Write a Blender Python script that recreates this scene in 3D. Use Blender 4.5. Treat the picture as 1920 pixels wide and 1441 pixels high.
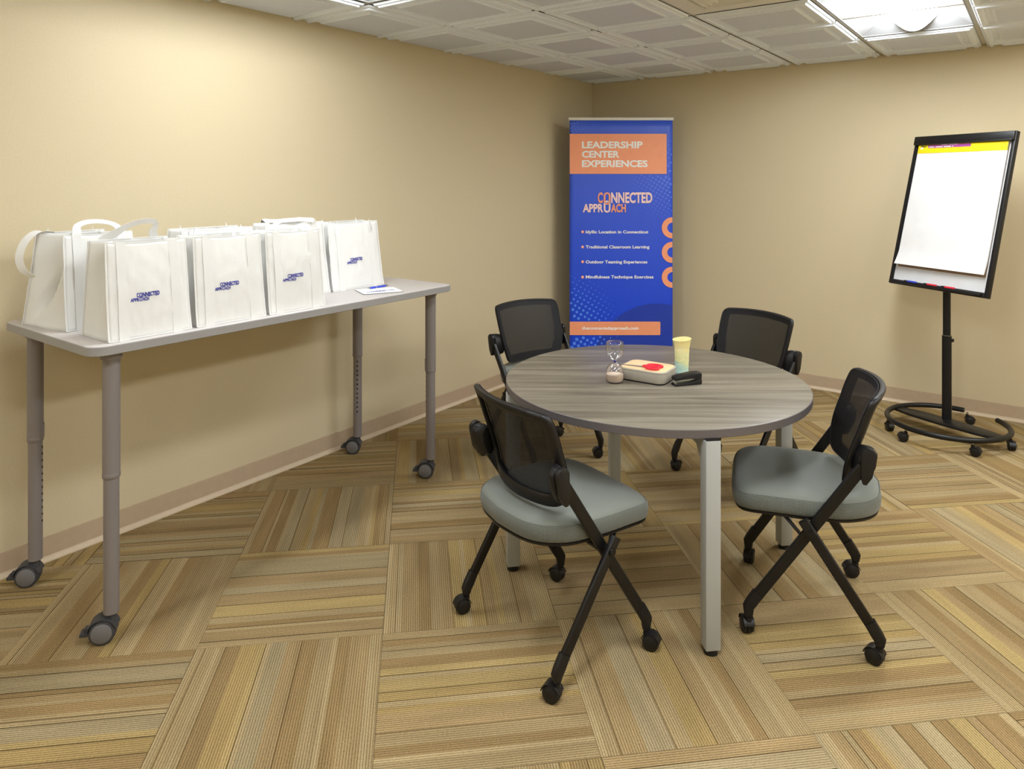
import bpy, bmesh, math, random
from math import sin, cos, pi, sqrt, atan2, radians
from mathutils import Vector, Matrix, noise
random.seed(7)
SC = bpy.context.scene
COL = SC.collection
for o in list(bpy.data.objects): bpy.data.objects.remove(o)

# ------------------------------------------------------------------ camera
TH = 0.638; CX, CY, CZ = 3.285, -5.665, 1.564; FPX = 1337.0; HOR = 338.0
cam_d = bpy.data.cameras.new('camera'); cam = bpy.data.objects.new('camera', cam_d); COL.objects.link(cam)
cam.location = (CX, CY, CZ); cam.rotation_euler = (pi/2, 0, TH)
cam_d.sensor_width = 36.0; cam_d.lens = FPX/1920*36.0
cam_d.shift_y = -(720.5-HOR)/1920.0
cam_d.clip_start = 0.05
SC.camera = cam
# ------------------------------------------------------------------ world / exposure
w = bpy.data.worlds.new('world'); SC.world = w; w.use_nodes = True
w.node_tree.nodes['Background'].inputs[0].default_value = (0.9, 0.92, 1, 1)
w.node_tree.nodes['Background'].inputs[1].default_value = 0.05
SC.view_settings.view_transform = 'Standard'; SC.view_settings.look = 'None'
SC.view_settings.gamma = 1.0; SC.view_settings.use_curve_mapping = False
SC.view_settings.exposure = 0.0
LAMP, LAMP2 = 25.0, 38.0     # strength of the fixture beside the left wall / of the others
LAMPCOL = (0.93, 0.965, 1.0)
RX, RY, RZ = 5.3, -7.7, 2.441      # room extents, ceiling field height

# ------------------------------------------------------------------ helpers
def lin(c):
    return tuple(((v/255)/12.92 if v/255 <= .04045 else ((v/255+.055)/1.055)**2.4) for v in c) + (1,)
class NT:
    def __init__(s, m): s.t = m.node_tree; s.n = s.t.nodes; s.l = s.t.links
    def a(s, typ, **k):
        n = s.n.new(typ)
        for kk, v in k.items():
            if kk.startswith('i_'): n.inputs[kk[2:].replace('_', ' ')].default_value = v
            else: setattr(n, kk, v)
        return n
    def k(s, a, b): s.l.new(a, b)
    def math(s, op, a, b=None, clamp=False):
        n = s.n.new('ShaderNodeMath'); n.operation = op; n.use_clamp = clamp
        for i, v in enumerate((a, b)):
            if v is None: continue
            if isinstance(v, (int, float)): n.inputs[i].default_value = v
            else: s.l.new(v, n.inputs[i])
        return n.outputs[0]
    def mix(s, f, a, b, mode='MIX'):
        n = s.n.new('ShaderNodeMix'); n.data_type = 'RGBA'; n.blend_type = mode
        for i, v in ((0, f), (6, a), (7, b)):
            if isinstance(v, (int, float)): n.inputs[i].default_value = v
            elif isinstance(v, tuple): n.inputs[i].default_value = v
            else: s.l.new(v, n.inputs[i])
        return n.outputs[2]
    def bump(s, h, strength=.3, dist=.001):
        n = s.n.new('ShaderNodeBump'); n.inputs['Strength'].default_value = strength
        n.inputs['Distance'].default_value = dist; s.l.new(h, n.inputs['Height']); return n.outputs[0]
def M(name, col, rough=.5, metal=0, spec=.5, bump=None, **k):
    m = bpy.data.materials.new(name); m.use_nodes = True; b = m.node_tree.nodes['Principled BSDF']
    b.inputs['Base Color'].default_value = lin(col); b.inputs['Roughness'].default_value = rough
    b.inputs['Metallic'].default_value = metal; b.inputs['Specular IOR Level'].default_value = spec
    for kk, v in k.items(): b.inputs[kk.replace('_', ' ')].default_value = v
    t = NT(m)
    if bump:
        sc, st, di = bump
        co = t.a('ShaderNodeTexCoord'); nz = t.a('ShaderNodeTexNoise'); nz.inputs['Scale'].default_value = sc
        nz.inputs['Detail'].default_value = 3
        t.k(co.outputs['Object'], nz.inputs['Vector']); t.k(t.bump(nz.outputs[0], st, di), b.inputs['Normal'])
        mx = t.mix(nz.outputs[0], lin(tuple(v*.97 for v in col)), lin(tuple(min(255, v*1.03) for v in col)))
        t.k(mx, b.inputs['Base Color'])
    return m

m_wall = M('wall_paint', (209, 195, 162), .62, spec=.3, bump=(140, .12, .0006))
m_base = M('vinyl_cove', (182, 161, 135), .5, spec=.35, bump=(30, .05, .0004))
m_toe = M('vinyl_toe', (206, 188, 162), .5, spec=.35, bump=(30, .05, .0004))
m_tile = M('ceiling_vinyl', (232, 240, 252), .35, spec=.6, bump=(60, .05, .0004))
m_grid = M('ceiling_grid_steel', (196, 193, 182), .45, bump=(60, .04, .0003))
m_dark = M('plenum_dark', (30, 28, 26), .9)
m_refl = M('reflector_white', (158, 159, 160), .5, bump=(20, .02, .0003))
m_vent = M('vent_enamel', (226, 224, 214), .45, bump=(50, .03, .0003))
m_black = M('black_plastic', (22, 21, 22), .42, spec=.4, bump=(400, .1, .0002))
m_blackp = M('black_powder_metal', (17, 16, 17), .38, spec=.4, bump=(600, .12, .0002))
m_blackt = M('black_tyre', (16, 15, 16), .55, bump=(300, .1, .0002))
m_gtube = M('grey_powder_tube', (128, 121, 119), .42, spec=.45, bump=(500, .06, .0002))
m_gcap = M('grey_wheel_cap', (112, 111, 112), .5, bump=(200, .05, .0002))
m_gtyre = M('dark_grey_tyre', (62, 63, 67), .5, bump=(200, .08, .0002))
m_ltop = M('grey_laminate', (196, 190, 186), .5, spec=.4, bump=(400, .05, .0002))
m_ledge = M('grey_edge_band', (150, 148, 147), .5, bump=(300, .05, .0002))
m_tleg = M('silver_leg_paint', (166, 168, 165), .42, spec=.5, bump=(500, .05, .0002))
m_tedge = M('dark_edge_band', (96, 90, 90), .45, bump=(200, .05, .0002))
m_hole = M('hole_black', (8, 8, 8), .9)
m_steel = M('steel', (190, 190, 188), .25, 1.0, bump=(300, .05, .0002))
m_blackfab = M('black_trim_fabric', (30, 30, 33), .75, bump=(900, .2, .0004))
m_board = M('whiteboard', (226, 228, 230), .25, bump=(10, .02, .0003))
m_paper = M('easel_paper', (238, 238, 238), .75, spec=.2, bump=(9, .5, .004))
m_kraft = M('kraft_back', (150, 122, 92), .8, bump=(60, .05, .0004))
m_yellow = M('yellow_header', (250, 222, 20), .55, bump=(60, .03, .0002))
m_purple = M('purple_print', (160, 70, 150), .55, bump=(60, .03, .0002))
m_white = M('white_print', (250, 249, 247), .5, bump=(60, .03, .0002))
m_ink = M('dark_print', (40, 36, 30), .6, bump=(60, .03, .0002))
m_red = M('red_plastic', (222, 38, 58), .35, bump=(60, .03, .0002))
m_bluep = M('blue_pen_barrel', (42, 66, 200), .3, bump=(60, .03, .0002))
m_logo = M('logo_blue_ink', (42, 46, 150), .6, bump=(60, .03, .0002))
m_orange = M('banner_orange', (255, 163, 120), .45, bump=(20, .03, .0004))
m_pink = M('banner_pink', (255, 216, 212), .45, bump=(20, .03, .0004))
m_dot = M('banner_dot_blue', (84, 140, 255), .45, bump=(20, .03, .0004))
m_dot2 = M('banner_dot_pale', (84, 122, 248), .45, bump=(20, .03, .0004))
m_navy = M('banner_dark_blue', (24, 60, 176), .45, bump=(20, .03, .0004))
m_alu = M('banner_rail', (226, 224, 214), .4, bump=(60, .03, .0002))
m_stone = M('pot_glaze', (172, 165, 152), .4, bump=(60, .06, .0004))
m_lid = M('pale_wood_lid', (245, 208, 160), .5, bump=(30, .04, .0004))
m_sand = M('sand', (228, 206, 184), .9, bump=(900, .4, .0006))
m_gloop = M('grey_card_edge', (60, 58, 56), .6, bump=(60, .03, .0002))

# banner print: blue, with the sheen of light towards the top painted in
def banner_mat():
    m = M('banner_blue', (36, 72, 190), .4); t = NT(m); b = t.n['Principled BSDF']
    co = t.a('ShaderNodeTexCoord'); sp = t.a('ShaderNodeSeparateXYZ'); t.k(co.outputs['Object'], sp.inputs[0])
    mr = t.a('ShaderNodeMapRange'); t.k(sp.outputs['Z'], mr.inputs['Value'])
    mr.inputs['From Min'].default_value = .4; mr.inputs['From Max'].default_value = 2.0
    t.k(t.mix(mr.outputs[0], lin((14, 70, 222)), lin((62, 98, 224))), b.inputs['Base Color'])
    nz = t.a('ShaderNodeTexNoise'); nz.inputs['Scale'].default_value = 3
    mp = t.a('ShaderNodeMapping'); mp.inputs['Scale'].default_value = (3, 3, .25)
    t.k(co.outputs['Object'], mp.inputs[0]); t.k(mp.outputs[0], nz.inputs['Vector'])
    t.k(t.bump(nz.outputs[0], .5, .01), b.inputs['Normal'])
    return m
m_banner = banner_mat()
# carpet: yarn colour comes from each stripe, ribs and loops from the shader
def carpet_mat():
    m = M('carpet_loop_pile', (170, 150, 100), .95, spec=.08); t = NT(m); b = t.n['Principled BSDF']
    at = t.a('ShaderNodeAttribute', attribute_name='yarn'); uv = t.a('ShaderNodeUVMap', uv_map='uv')
    sp = t.a('ShaderNodeSeparateXYZ'); t.k(uv.outputs[0], sp.inputs[0])
    mp = t.a('ShaderNodeMapping'); mp.inputs['Scale'].default_value = (230, 150, 1); t.k(uv.outputs[0], mp.inputs[0])
    n1 = t.a('ShaderNodeTexNoise'); n1.inputs['Scale'].default_value = 1; n1.inputs['Detail'].default_value = 2
    t.k(mp.outputs[0], n1.inputs['Vector'])
    mp2 = t.a('ShaderNodeMapping'); mp2.inputs['Scale'].default_value = (26, 2.6, 1); t.k(uv.outputs[0], mp2.inputs[0])
    n2 = t.a('ShaderNodeTexNoise'); n2.inputs['Scale'].default_value = 1; n2.inputs['Detail'].default_value = 1
    t.k(mp2.outputs[0], n2.inputs['Vector'])
    rib = t.math('SINE', t.math('MULTIPLY', sp.outputs[0], 2*pi/.0078))
    rib = t.math('MULTIPLY_ADD', rib, .5); rib.node.inputs[2].default_value = .5
    h = t.math('ADD', t.math('MULTIPLY', rib, .62), t.math('MULTIPLY', n1.outputs[0], .85))
    mr = t.a('ShaderNodeMapRange'); t.k(h, mr.inputs[0]); mr.inputs[1].default_value = .25; mr.inputs[2].default_value = 1.15
    mr.inputs[3].default_value = .50; mr.inputs[4].default_value = 1.28
    mr2 = t.a('ShaderNodeMapRange'); t.k(n2.outputs[0], mr2.inputs[0]); mr2.inputs[1].default_value = .3; mr2.inputs[2].default_value = .7
    mr2.inputs[3].default_value = .90; mr2.inputs[4].default_value = 1.10
    cc = t.a('ShaderNodeCombineColor'); s = t.math('MULTIPLY', mr.outputs[0], mr2.outputs[0])
    for i in range(3): t.k(s, cc.inputs[i])
    t.k(t.mix(1.0, at.outputs['Color'], cc.outputs[0], 'MULTIPLY'), b.inputs['Base Color'])
    t.k(t.bump(h, .7, .0016), b.inputs['Normal'])
    return m
m_carpet = carpet_mat()
def wood_mat():
    m = M('grey_wood_laminate', (130, 120, 108), .38, spec=.5); t = NT(m); b = t.n['Principled BSDF']
    co = t.a('ShaderNodeTexCoord'); mp = t.a('ShaderNodeMapping'); mp.inputs['Rotation'].default_value = (0, 0, -.62)
    t.k(co.outputs['Object'], mp.inputs[0])
    mp2 = t.a('ShaderNodeMapping'); mp2.inputs['Scale'].default_value = (1.3, 26, 1); t.k(mp.outputs[0], mp2.inputs[0])
    n1 = t.a('ShaderNodeTexNoise'); n1.inputs['Scale'].default_value = 1.0; n1.inputs['Detail'].default_value = 7; n1.inputs['Roughness'].default_value = .6; n1.inputs['Distortion'].default_value = .5
    t.k(mp2.outputs[0], n1.inputs['Vector'])
    mp3 = t.a('ShaderNodeMapping'); mp3.inputs['Scale'].default_value = (9, 420, 1); t.k(mp.outputs[0], mp3.inputs[0])
    n2 = t.a('ShaderNodeTexNoise'); n2.inputs['Scale'].default_value = 1.0; n2.inputs['Detail'].default_value = 2
    t.k(mp3.outputs[0], n2.inputs['Vector'])
    cr = t.a('ShaderNodeValToRGB'); t.k(n1.outputs[0], cr.inputs[0])
    e = cr.color_ramp.elements; e[0].position = .3; e[0].color = lin((90, 83, 72)); e[1].position = .72; e[1].color = lin((158, 151, 134))
    x = e.new(.5); x.color = lin((125, 117, 102))
    t.k(t.mix(t.math('MULTIPLY', n2.outputs[0], .55), cr.outputs[0], lin((98, 90, 80))), b.inputs['Base Color'])
    return m
m_wood = wood_mat()
def fabric_mat(name, c1, c2, scale, strength, dist, rough=.8):
    m = M(name, c1, rough, spec=.25); t = NT(m); b = t.n['Principled BSDF']
    b.inputs['Sheen Weight'].default_value = .25; b.inputs['Sheen Roughness'].default_value = .4
    uv = t.a('ShaderNodeUVMap', uv_map='uv'); mp = t.a('ShaderNodeMapping'); mp.inputs['Rotation'].default_value = (0, 0, pi/4)
    t.k(uv.outputs[0], mp.inputs[0]); sp = t.a('ShaderNodeSeparateXYZ'); t.k(mp.outputs[0], sp.inputs[0])
    a = t.math('SINE', t.math('MULTIPLY', sp.outputs[0], scale)); c = t.math('SINE', t.math('MULTIPLY', sp.outputs[1], scale))
    h = t.math('MULTIPLY', a, c); mr = t.a('ShaderNodeMapRange'); t.k(h, mr.inputs[0]); mr.inputs[1].default_value = -.5; mr.inputs[2].default_value = .7
    t.k(t.mix(mr.outputs[0], lin(c2), lin(c1)), b.inputs['Base Color'])
    t.k(t.bump(h, strength, dist), b.inputs['Normal'])
    return m
m_seat = fabric_mat('grey_green_seat_fabric', (125, 129, 122), (121, 125, 118), 3000, .2, .0003)
m_seatmesh = fabric_mat('grey_green_spacer_mesh', (142, 147, 139), (66, 70, 66), 1150, .6, .001)
def mesh_mat():
    m = M('black_back_mesh', (24, 23, 26), .6, spec=.3); t = NT(m); b = t.n['Principled BSDF']
    out = t.n['Material Output']; tr = t.a('ShaderNodeBsdfTransparent'); mx = t.a('ShaderNodeMixShader')
    uv = t.a('ShaderNodeUVMap', uv_map='uv'); sp = t.a('ShaderNodeSeparateXYZ'); t.k(uv.outputs[0], sp.inputs[0])
    a = t.math('SINE', t.math('MULTIPLY', sp.outputs[0], 2*pi/.0034)); c = t.math('SINE', t.math('MULTIPLY', sp.outputs[1], 2*pi/.0034))
    h = t.math('MULTIPLY', a, c); hole = t.math('GREATER_THAN', h, .74)
    t.k(t.math('MULTIPLY', hole, .85), mx.inputs[0]); t.k(b.outputs[0], mx.inputs[1]); t.k(tr.outputs[0], mx.inputs[2]); t.k(mx.outputs[0], out.inputs[0])
    return m
m_mesh = mesh_mat()
def bag_mat():
    m = M('white_nonwoven', (246, 246, 244), .8, spec=.2); t = NT(m); b = t.n['Principled BSDF']
    co = t.a('ShaderNodeTexCoord')
    nz = t.a('ShaderNodeTexNoise'); nz.inputs['Scale'].default_value = 22; nz.inputs['Detail'].default_value = 4; t.k(co.outputs['Object'], nz.inputs['Vector'])
    vo = t.a('ShaderNodeTexVoronoi'); vo.inputs['Scale'].default_value = 600; t.k(co.outputs['Object'], vo.inputs['Vector'])
    h = t.math('ADD', nz.outputs[0], t.math('MULTIPLY', vo.outputs[0], .06))
    t.k(t.bump(h, .35, .004), b.inputs['Normal'])
    out = t.n['Material Output']; tl = t.a('ShaderNodeBsdfTranslucent'); tl.inputs[0].default_value = lin((240, 238, 232)); mx = t.a('ShaderNodeMixShader')
    mx.inputs[0].default_value = .22; t.k(b.outputs[0], mx.inputs[1]); t.k(tl.outputs[0], mx.inputs[2]); t.k(mx.outputs[0], out.inputs[0])
    return m
m_bag = bag_mat()
def glass_mat():
    m = bpy.data.materials.new('thin_glass'); m.use_nodes = True; t = NT(m); t.n.remove(t.n['Principled BSDF'])
    out = t.n['Material Output']; tr = t.a('ShaderNodeBsdfTransparent'); tr.inputs[0].default_value = (.96, .965, .98, 1)
    gl = t.a('ShaderNodeBsdfGlossy'); gl.inputs['Roughness'].default_value = .03
    lw = t.a('ShaderNodeLayerWeight'); lw.inputs[0].default_value = .35; mx = t.a('ShaderNodeMixShader')
    nz = t.a('ShaderNodeTexNoise'); nz.inputs['Scale'].default_value = 30
    mr = t.a('ShaderNodeMapRange'); t.k(lw.outputs['Fresnel'], mr.inputs[0]); mr.inputs[3].default_value = .06; mr.inputs[4].default_value = .7
    t.k(t.math('ADD', mr.outputs[0], t.math('MULTIPLY', nz.outputs[0], .02)), mx.inputs[0]); t.k(tr.outputs[0], mx.inputs[1]); t.k(gl.outputs[0], mx.inputs[2]); t.k(mx.outputs[0], out.inputs[0])
    return m
m_glass = glass_mat()
def gloop_mat():
    m = M('layered_wax', (232, 222, 160), .45, spec=.5); t = NT(m); b = t.n['Principled BSDF']
    co = t.a('ShaderNodeTexCoord'); sp = t.a('ShaderNodeSeparateXYZ'); t.k(co.outputs['Object'], sp.inputs[0])
    mp = t.a('ShaderNodeMapping'); mp.inputs['Scale'].default_value = (12, 12, 60); t.k(co.outputs['Object'], mp.inputs[0])
    nz = t.a('ShaderNodeTexNoise'); nz.inputs['Scale'].default_value = 1.5; nz.inputs['Detail'].default_value = 3; nz.inputs['Distortion'].default_value = 1.5; t.k(mp.outputs[0], nz.inputs['Vector'])
    h = t.math('ADD', t.math('MULTIPLY', sp.outputs[2], 7.5), t.math('MULTIPLY', sp.outputs[0], 5.0))
    h = t.math('ADD', h, t.math('MULTIPLY', t.math('SUBTRACT', nz.outputs[0], .5), 1.1))
    cr = t.a('ShaderNodeValToRGB'); t.k(h, cr.inputs[0]); e = cr.color_ramp.elements
    e[0].position = .02; e[0].color = lin((178, 214, 212)); e[1].position = .98; e[1].color = lin((238, 222, 150))
    x = e.new(.30); x.color = lin((190, 216, 190)); x = e.new(.46); x.color = lin((224, 222, 160)); x = e.new(.75); x.color = lin((232, 226, 172))
    t.k(cr.outputs[0], b.inputs['Base Color']); t.k(t.bump(nz.outputs[0], .5, .002), b.inputs['Normal'])
    return m
m_gloopwax = gloop_mat()
def lens_mat(name, st):
    m = bpy.data.materials.new(name); m.use_nodes = True; t = NT(m); t.n.remove(t.n['Principled BSDF'])
    e = t.a('ShaderNodeEmission'); e.inputs[0].default_value = LAMPCOL + (1,); e.inputs[1].default_value = st
    t.k(e.outputs[0], t.n['Material Output'].inputs[0]); return m
m_lens, m_lens2 = lens_mat('lit_lens', LAMP), lens_mat('lit_lens_bright', LAMP2)

class MB:
    """collects geometry of one object; faces carry a material slot"""
    def __init__(s): s.v = []; s.f = []; s.m = []; s.uv = []; s.yarn = []
    def add(s, vs, fs, mi=0, uvs=None, yarn=None):
        n = len(s.v); s.v += [tuple(v) for v in vs]
        for f in fs:
            s.f.append(tuple(n+i for i in f)); s.m.append(mi)
            s.uv.append([uvs[i] for i in f] if uvs else None); s.yarn.append(yarn)
        return s
    def box(s, c, sz, mi=0, rot=None):
        x, y, z = (d/2 for d in sz)
        vs = [Vector((a*x, b*y, e*z)) for a in (-1, 1) for b in (-1, 1) for e in (-1, 1)]
        if rot is not None: vs = [rot @ v for v in vs]
        vs = [v+Vector(c) for v in vs]
        return s.add(vs, [(0, 1, 3, 2), (4, 6, 7, 5), (0, 4, 5, 1), (2, 3, 7, 6), (0, 2, 6, 4), (1, 5, 7, 3)], mi)
    def rings(s, rs, mi=0, cap=(True, True), closed=True, uvf=None):
        n = len(rs[0]); vs = [p for r in rs for p in r]; fs = []
        for i in range(len(rs)-1):
            for j in range(n if closed else n-1):
                k = (j+1) % n; fs.append((i*n+j, i*n+k, (i+1)*n+k, (i+1)*n+j))
        if cap[0]: fs.append(tuple(reversed(range(n))))
        if cap[1]: fs.append(tuple((len(rs)-1)*n+j for j in range(n)))
        uvs = [uvf(i // n, i % n, vs[i]) for i in range(len(vs))] if uvf else None
        return s.add(vs, fs, mi, uvs)
    def cyl(s, p0, p1, r0, r1=None, n=20, mi=0, cap=(True, True)):
        r1 = r0 if r1 is None else r1
        p0, p1 = Vector(p0), Vector(p1); d = (p1-p0).normalized()
        a = d.orthogonal().normalized(); b = d.cross(a)
        return s.rings([[p+(a*cos(2*pi*i/n)+b*sin(2*pi*i/n))*r for i in range(n)] for p, r in ((p0, r0), (p1, r1))], mi, cap)
    def lathe(s, prof, c=(0, 0, 0), axis='z', n=28, mi=0, cap=(True, True)):
        rs = []
        for r, h in prof:
            ring = []
            for i in range(n):
                a = 2*pi*i/n; p = (r*cos(a), r*sin(a), h)
                if axis == 'y': p = (p[0], p[2], p[1])
                if axis == 'x': p = (p[2], p[0], p[1])
                ring.append(Vector(p)+Vector(c))
            rs.append(ring)
        return s.rings(rs, mi, cap)
    def sweep(s, pts, sec, ref=(0, 0, 1), mi=0, cap=(True, True), closed=False, scale=None):
        """sec: list of (a,b) in the (side, up) frame"""
        P = [Vector(p) for p in pts]; rs = []; n = len(P)
        for i, p in enumerate(P):
            if closed: t = P[(i+1) % n]-P[i-1]
            else: t = P[min(i+1, n-1)]-P[max(i-1, 0)]
            t.normalize(); side = t.cross(Vector(ref)).normalized(); up = side.cross(t)
            k = scale[i] if scale else 1
            rs.append([p+side*a*k+up*b*k for a, b in sec])
        if closed: rs.append(rs[0])
        return s.rings(rs, mi, cap if not closed else (False, False))
    def prism(s, poly, z0, z1, mi=0, fn=None):
        n = len(poly); f = fn or (lambda x, y, z: (x, y, z))
        vs = [f(x, y, z0) for x, y in poly]+[f(x, y, z1) for x, y in poly]
        return s.add(vs, [tuple(reversed(range(n))), tuple(range(n, 2*n))]+[(i, (i+1) % n, n+(i+1) % n, n+i) for i in range(n)], mi)
    def build(s, name, mats, parent=None, smooth=None, bevel=0, segs=2, merge=False):
        me = bpy.data.meshes.new(name); me.from_pydata(s.v, [], s.f)
        if not isinstance(mats, (list, tuple)): mats = [mats]
        for m in mats: me.materials.append(m)
        me.polygons.foreach_set('material_index', s.m)
        if any(u for u in s.uv):
            L = me.uv_layers.new(name='uv'); k = 0
            for f, u in zip(s.f, s.uv):
                for j in range(len(f)):
                    L.data[k].uv = u[j] if u else (0, 0); k += 1
        if any(y for y in s.yarn):
            A = me.attributes.new('yarn', 'FLOAT_COLOR', 'CORNER'); k = 0
            for f, y in zip(s.f, s.yarn):
                for j in range(len(f)): A.data[k].color = y or (0, 0, 0, 1); k += 1
        bm = bmesh.new(); bm.from_mesh(me)
        if merge: bmesh.ops.remove_doubles(bm, verts=bm.verts, dist=1e-5)
        bmesh.ops.recalc_face_normals(bm, faces=bm.faces)
        if bevel:
            es = [e for e in bm.edges if len(e.link_faces) == 2 and e.calc_face_angle(0) > .6]
            bmesh.ops.bevel(bm, geom=es, offset=bevel, segments=segs, affect='EDGES', profile=.5, clamp_overlap=True)
        bm.to_mesh(me); bm.free()
        if smooth is None: smooth = 40
        if smooth:
            me.shade_smooth(); me.set_sharp_from_angle(angle=radians(smooth))
        o = bpy.data.objects.new(name, me); COL.objects.link(o)
        if parent: o.parent = parent
        return o
def circ(r, n=10, ry=None): return [(r*cos(2*pi*i/n), (ry or r)*sin(2*pi*i/n)) for i in range(n)]
def rrect(w, h, r, n=4):
    o = []
    for cx, cy, a0 in ((w/2-r, h/2-r, 0), (-w/2+r, h/2-r, 90), (-w/2+r, -h/2+r, 180), (w/2-r, -h/2+r, 270)):
        for i in range(n+1):
            a = radians(a0+90*i/n); o.append((cx+r*cos(a), cy+r*sin(a)))
    return o
def tag(o, label=None, cat=None, group=None, kind=None):
    for k, v in (('label', label), ('category', cat), ('group', group), ('kind', kind)):
        if v: o[k] = v
    return o
def empty(name, loc, rz=0):
    o = bpy.data.objects.new(name, None); COL.objects.link(o); o.location = loc; o.rotation_euler = (0, 0, rz); o.empty_display_size = .1
    return o
def copy_tree(o, parent=None):
    c = o.copy(); COL.objects.link(c); c.parent = parent
    for ch in list(o.children): copy_tree(ch, c)
    return c
def smoothpath(pts, k=6):
    P = [Vector(p) for p in pts]; P = [P[0]*2-P[1]]+P+[P[-1]*2-P[-2]]; out = []
    for i in range(1, len(P)-2):
        for j in range(k):
            t = j/k; a, b, c, d = P[i-1:i+3]
            out.append(.5*((2*b)+(c-a)*t+(2*a-5*b+4*c-d)*t*t+(3*b-a-3*c+d)*t**3))
    out.append(P[-2]); return out
# ---- lettering (flat meshes from the built-in font)
_cache = {}
def glyphs(txt, bold=.02):
    key = (txt, bold)
    if key in _cache: return _cache[key]
    cu = bpy.data.curves.new('t', 'FONT'); cu.body = txt; cu.size = 1; cu.offset = bold; cu.resolution_u = 3; cu.fill_mode = 'FRONT'
    ob = bpy.data.objects.new('t', cu); COL.objects.link(ob)
    bpy.context.view_layer.update()
    dg = bpy.context.evaluated_depsgraph_get(); me = bpy.data.meshes.new_from_object(ob.evaluated_get(dg))
    v = [(p.co.x, p.co.y) for p in me.vertices]; f = [tuple(p.vertices) for p in me.polygons]
    bpy.data.objects.remove(ob); bpy.data.curves.remove(cu); bpy.data.meshes.remove(me)
    _cache[key] = (v, f); return v, f
CAP = None
def text(mb, txt, x0, x1, base, cap, fn, mi=0, bold=.02):
    """writes txt between x0 and x1 with the given baseline and capital height; fn maps (x,y)->3D"""
    hv, _ = glyphs('H', bold); ch = max(p[1] for p in hv)-min(p[1] for p in hv); b0 = min(p[1] for p in hv)
    v, f = glyphs(txt, bold); a, b = min(p[0] for p in v), max(p[0] for p in v)
    sx = (x1-x0)/(b-a); sy = cap/ch
    mb.add([fn(x0+(p[0]-a)*sx, base+(p[1]-b0)*sy) for p in v], f, mi)
def ring2d(mb, cx, cy, w, h, t, fn, mi=0, n=10):
    """upright stadium ring"""
    def pts(W, H):
        r = W/2; o = []
        for i in range(n+1): a = pi*i/n; o.append((cx+r*cos(a), cy+H/2-r+r*sin(a)))
        for i in range(n+1): a = pi+pi*i/n; o.append((cx+r*cos(a), cy-H/2+r+r*sin(a)))
        return o
    A, B = pts(w, h), pts(w-2*t, h-2*t); N = len(A)
    mb.add([fn(*p) for p in A+B], [(i, (i+1) % N, N+(i+1) % N, N+i) for i in range(N)], mi)
def logo(mb, x, y, W, fn, mi=(0, 0), bold=.035):
    """two-line mark, O of the first word linked with the O of the second; x,y = lower left; W = width"""
    k = W/815.0
    def g(u): return x+(u-325)*k
    def hh(v): return y+(1232-v)*k
    text(mb, 'C', g(500), g(560), hh(1120), 125*k, fn, mi[0], bold)
    text(mb, 'NNECTED', g(657), g(1140), hh(1120), 125*k, fn, mi[1], bold)
    text(mb, 'APPR', g(325), g(565), hh(1228), 98*k, fn, mi[1], bold)
    text(mb, 'ACH', g(655), g(830), hh(1228), 98*k, fn, mi[0], bold)
    ring2d(mb, g(610), hh(1067), 80*k, 146*k, 20*k, fn, mi[0])
    ring2d(mb, g(610), hh(1161), 80*k, 142*k, 20*k, lambda a, b: fn(a, b), mi[1])

# ================================================================== THE ROOM
def struct(mb, name, mats, **k):
    o = mb.build(name, mats, **k); o['kind'] = 'structure'; return o
struct(MB().box((-.06, RY/2, 1.3), (.12, -RY+.24, 2.6)), 'wall_left', m_wall)
struct(MB().box((RX/2, .06, 1.3), (RX, .12, 2.6)), 'wall_back', m_wall)
struct(MB().box((RX+.06, RY/2, 1.3), (.12, -RY+.24, 2.6)), 'wall_right', m_wall)
struct(MB().box((RX/2, RY-.06, 1.3), (RX, .12, 2.6)), 'wall_front', m_wall)
def cove(name, p0, p1, nrm):
    p0, p1, nrm = Vector(p0), Vector(p1), Vector(nrm)
    prof = [(0, .102), (.003, .101), (.004, .096), (.004, .022), (.006, .012), (.012, .0065), (.017, .004), (.017, -.004), (0, -.004)]
    mb = MB(); rs = []
    for p in (p0, p1): rs.append([p+nrm*a+Vector((0, 0, z)) for a, z in prof])
    mb.rings(rs, 0)
    o = mb.build(name, [m_base, m_toe]); o['kind'] = 'structure'
    for pl in o.data.polygons:
        if pl.center.z < .02: pl.material_index = 1
    return o
cove('baseboard_left', (0, 0, 0), (0, RY, 0), (1, 0, 0)); cove('baseboard_back', (0, 0, 0), (RX, 0, 0), (0, -1, 0))
cove('baseboard_right', (RX, 0, 0), (RX, RY, 0), (-1, 0, 0)); cove('baseboard_front', (0, RY, 0), (RX, RY, 0), (0, 1, 0))

# ---- floor: subfloor and carpet tiles, quarter-turned, laid diagonally to the walls
floor = struct(MB().box((RX/2, RY/2, -.057), (RX+.2, -RY+.2, .1)), 'floor', m_dark)
CA, U0, V0, TL = .7707, -1.0514, .9164, .6128
YC = dict(L=(205, 186, 142), B=(188, 167, 124), T=(180, 153, 108), G=(196, 167, 100), H=(210, 184, 116), N=(156, 126, 80), Y=(186, 176, 142),
          O=(168, 144, 86), W=(166, 142, 104), D=(116, 92, 52), S=(196, 184, 150))
YC = {k: tuple(.855*(.46*x+.54*y) for x, y in zip(v, (184, 157, 112))) for k, v in YC.items()}; YC['D'] = (120, 98, 62)
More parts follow.
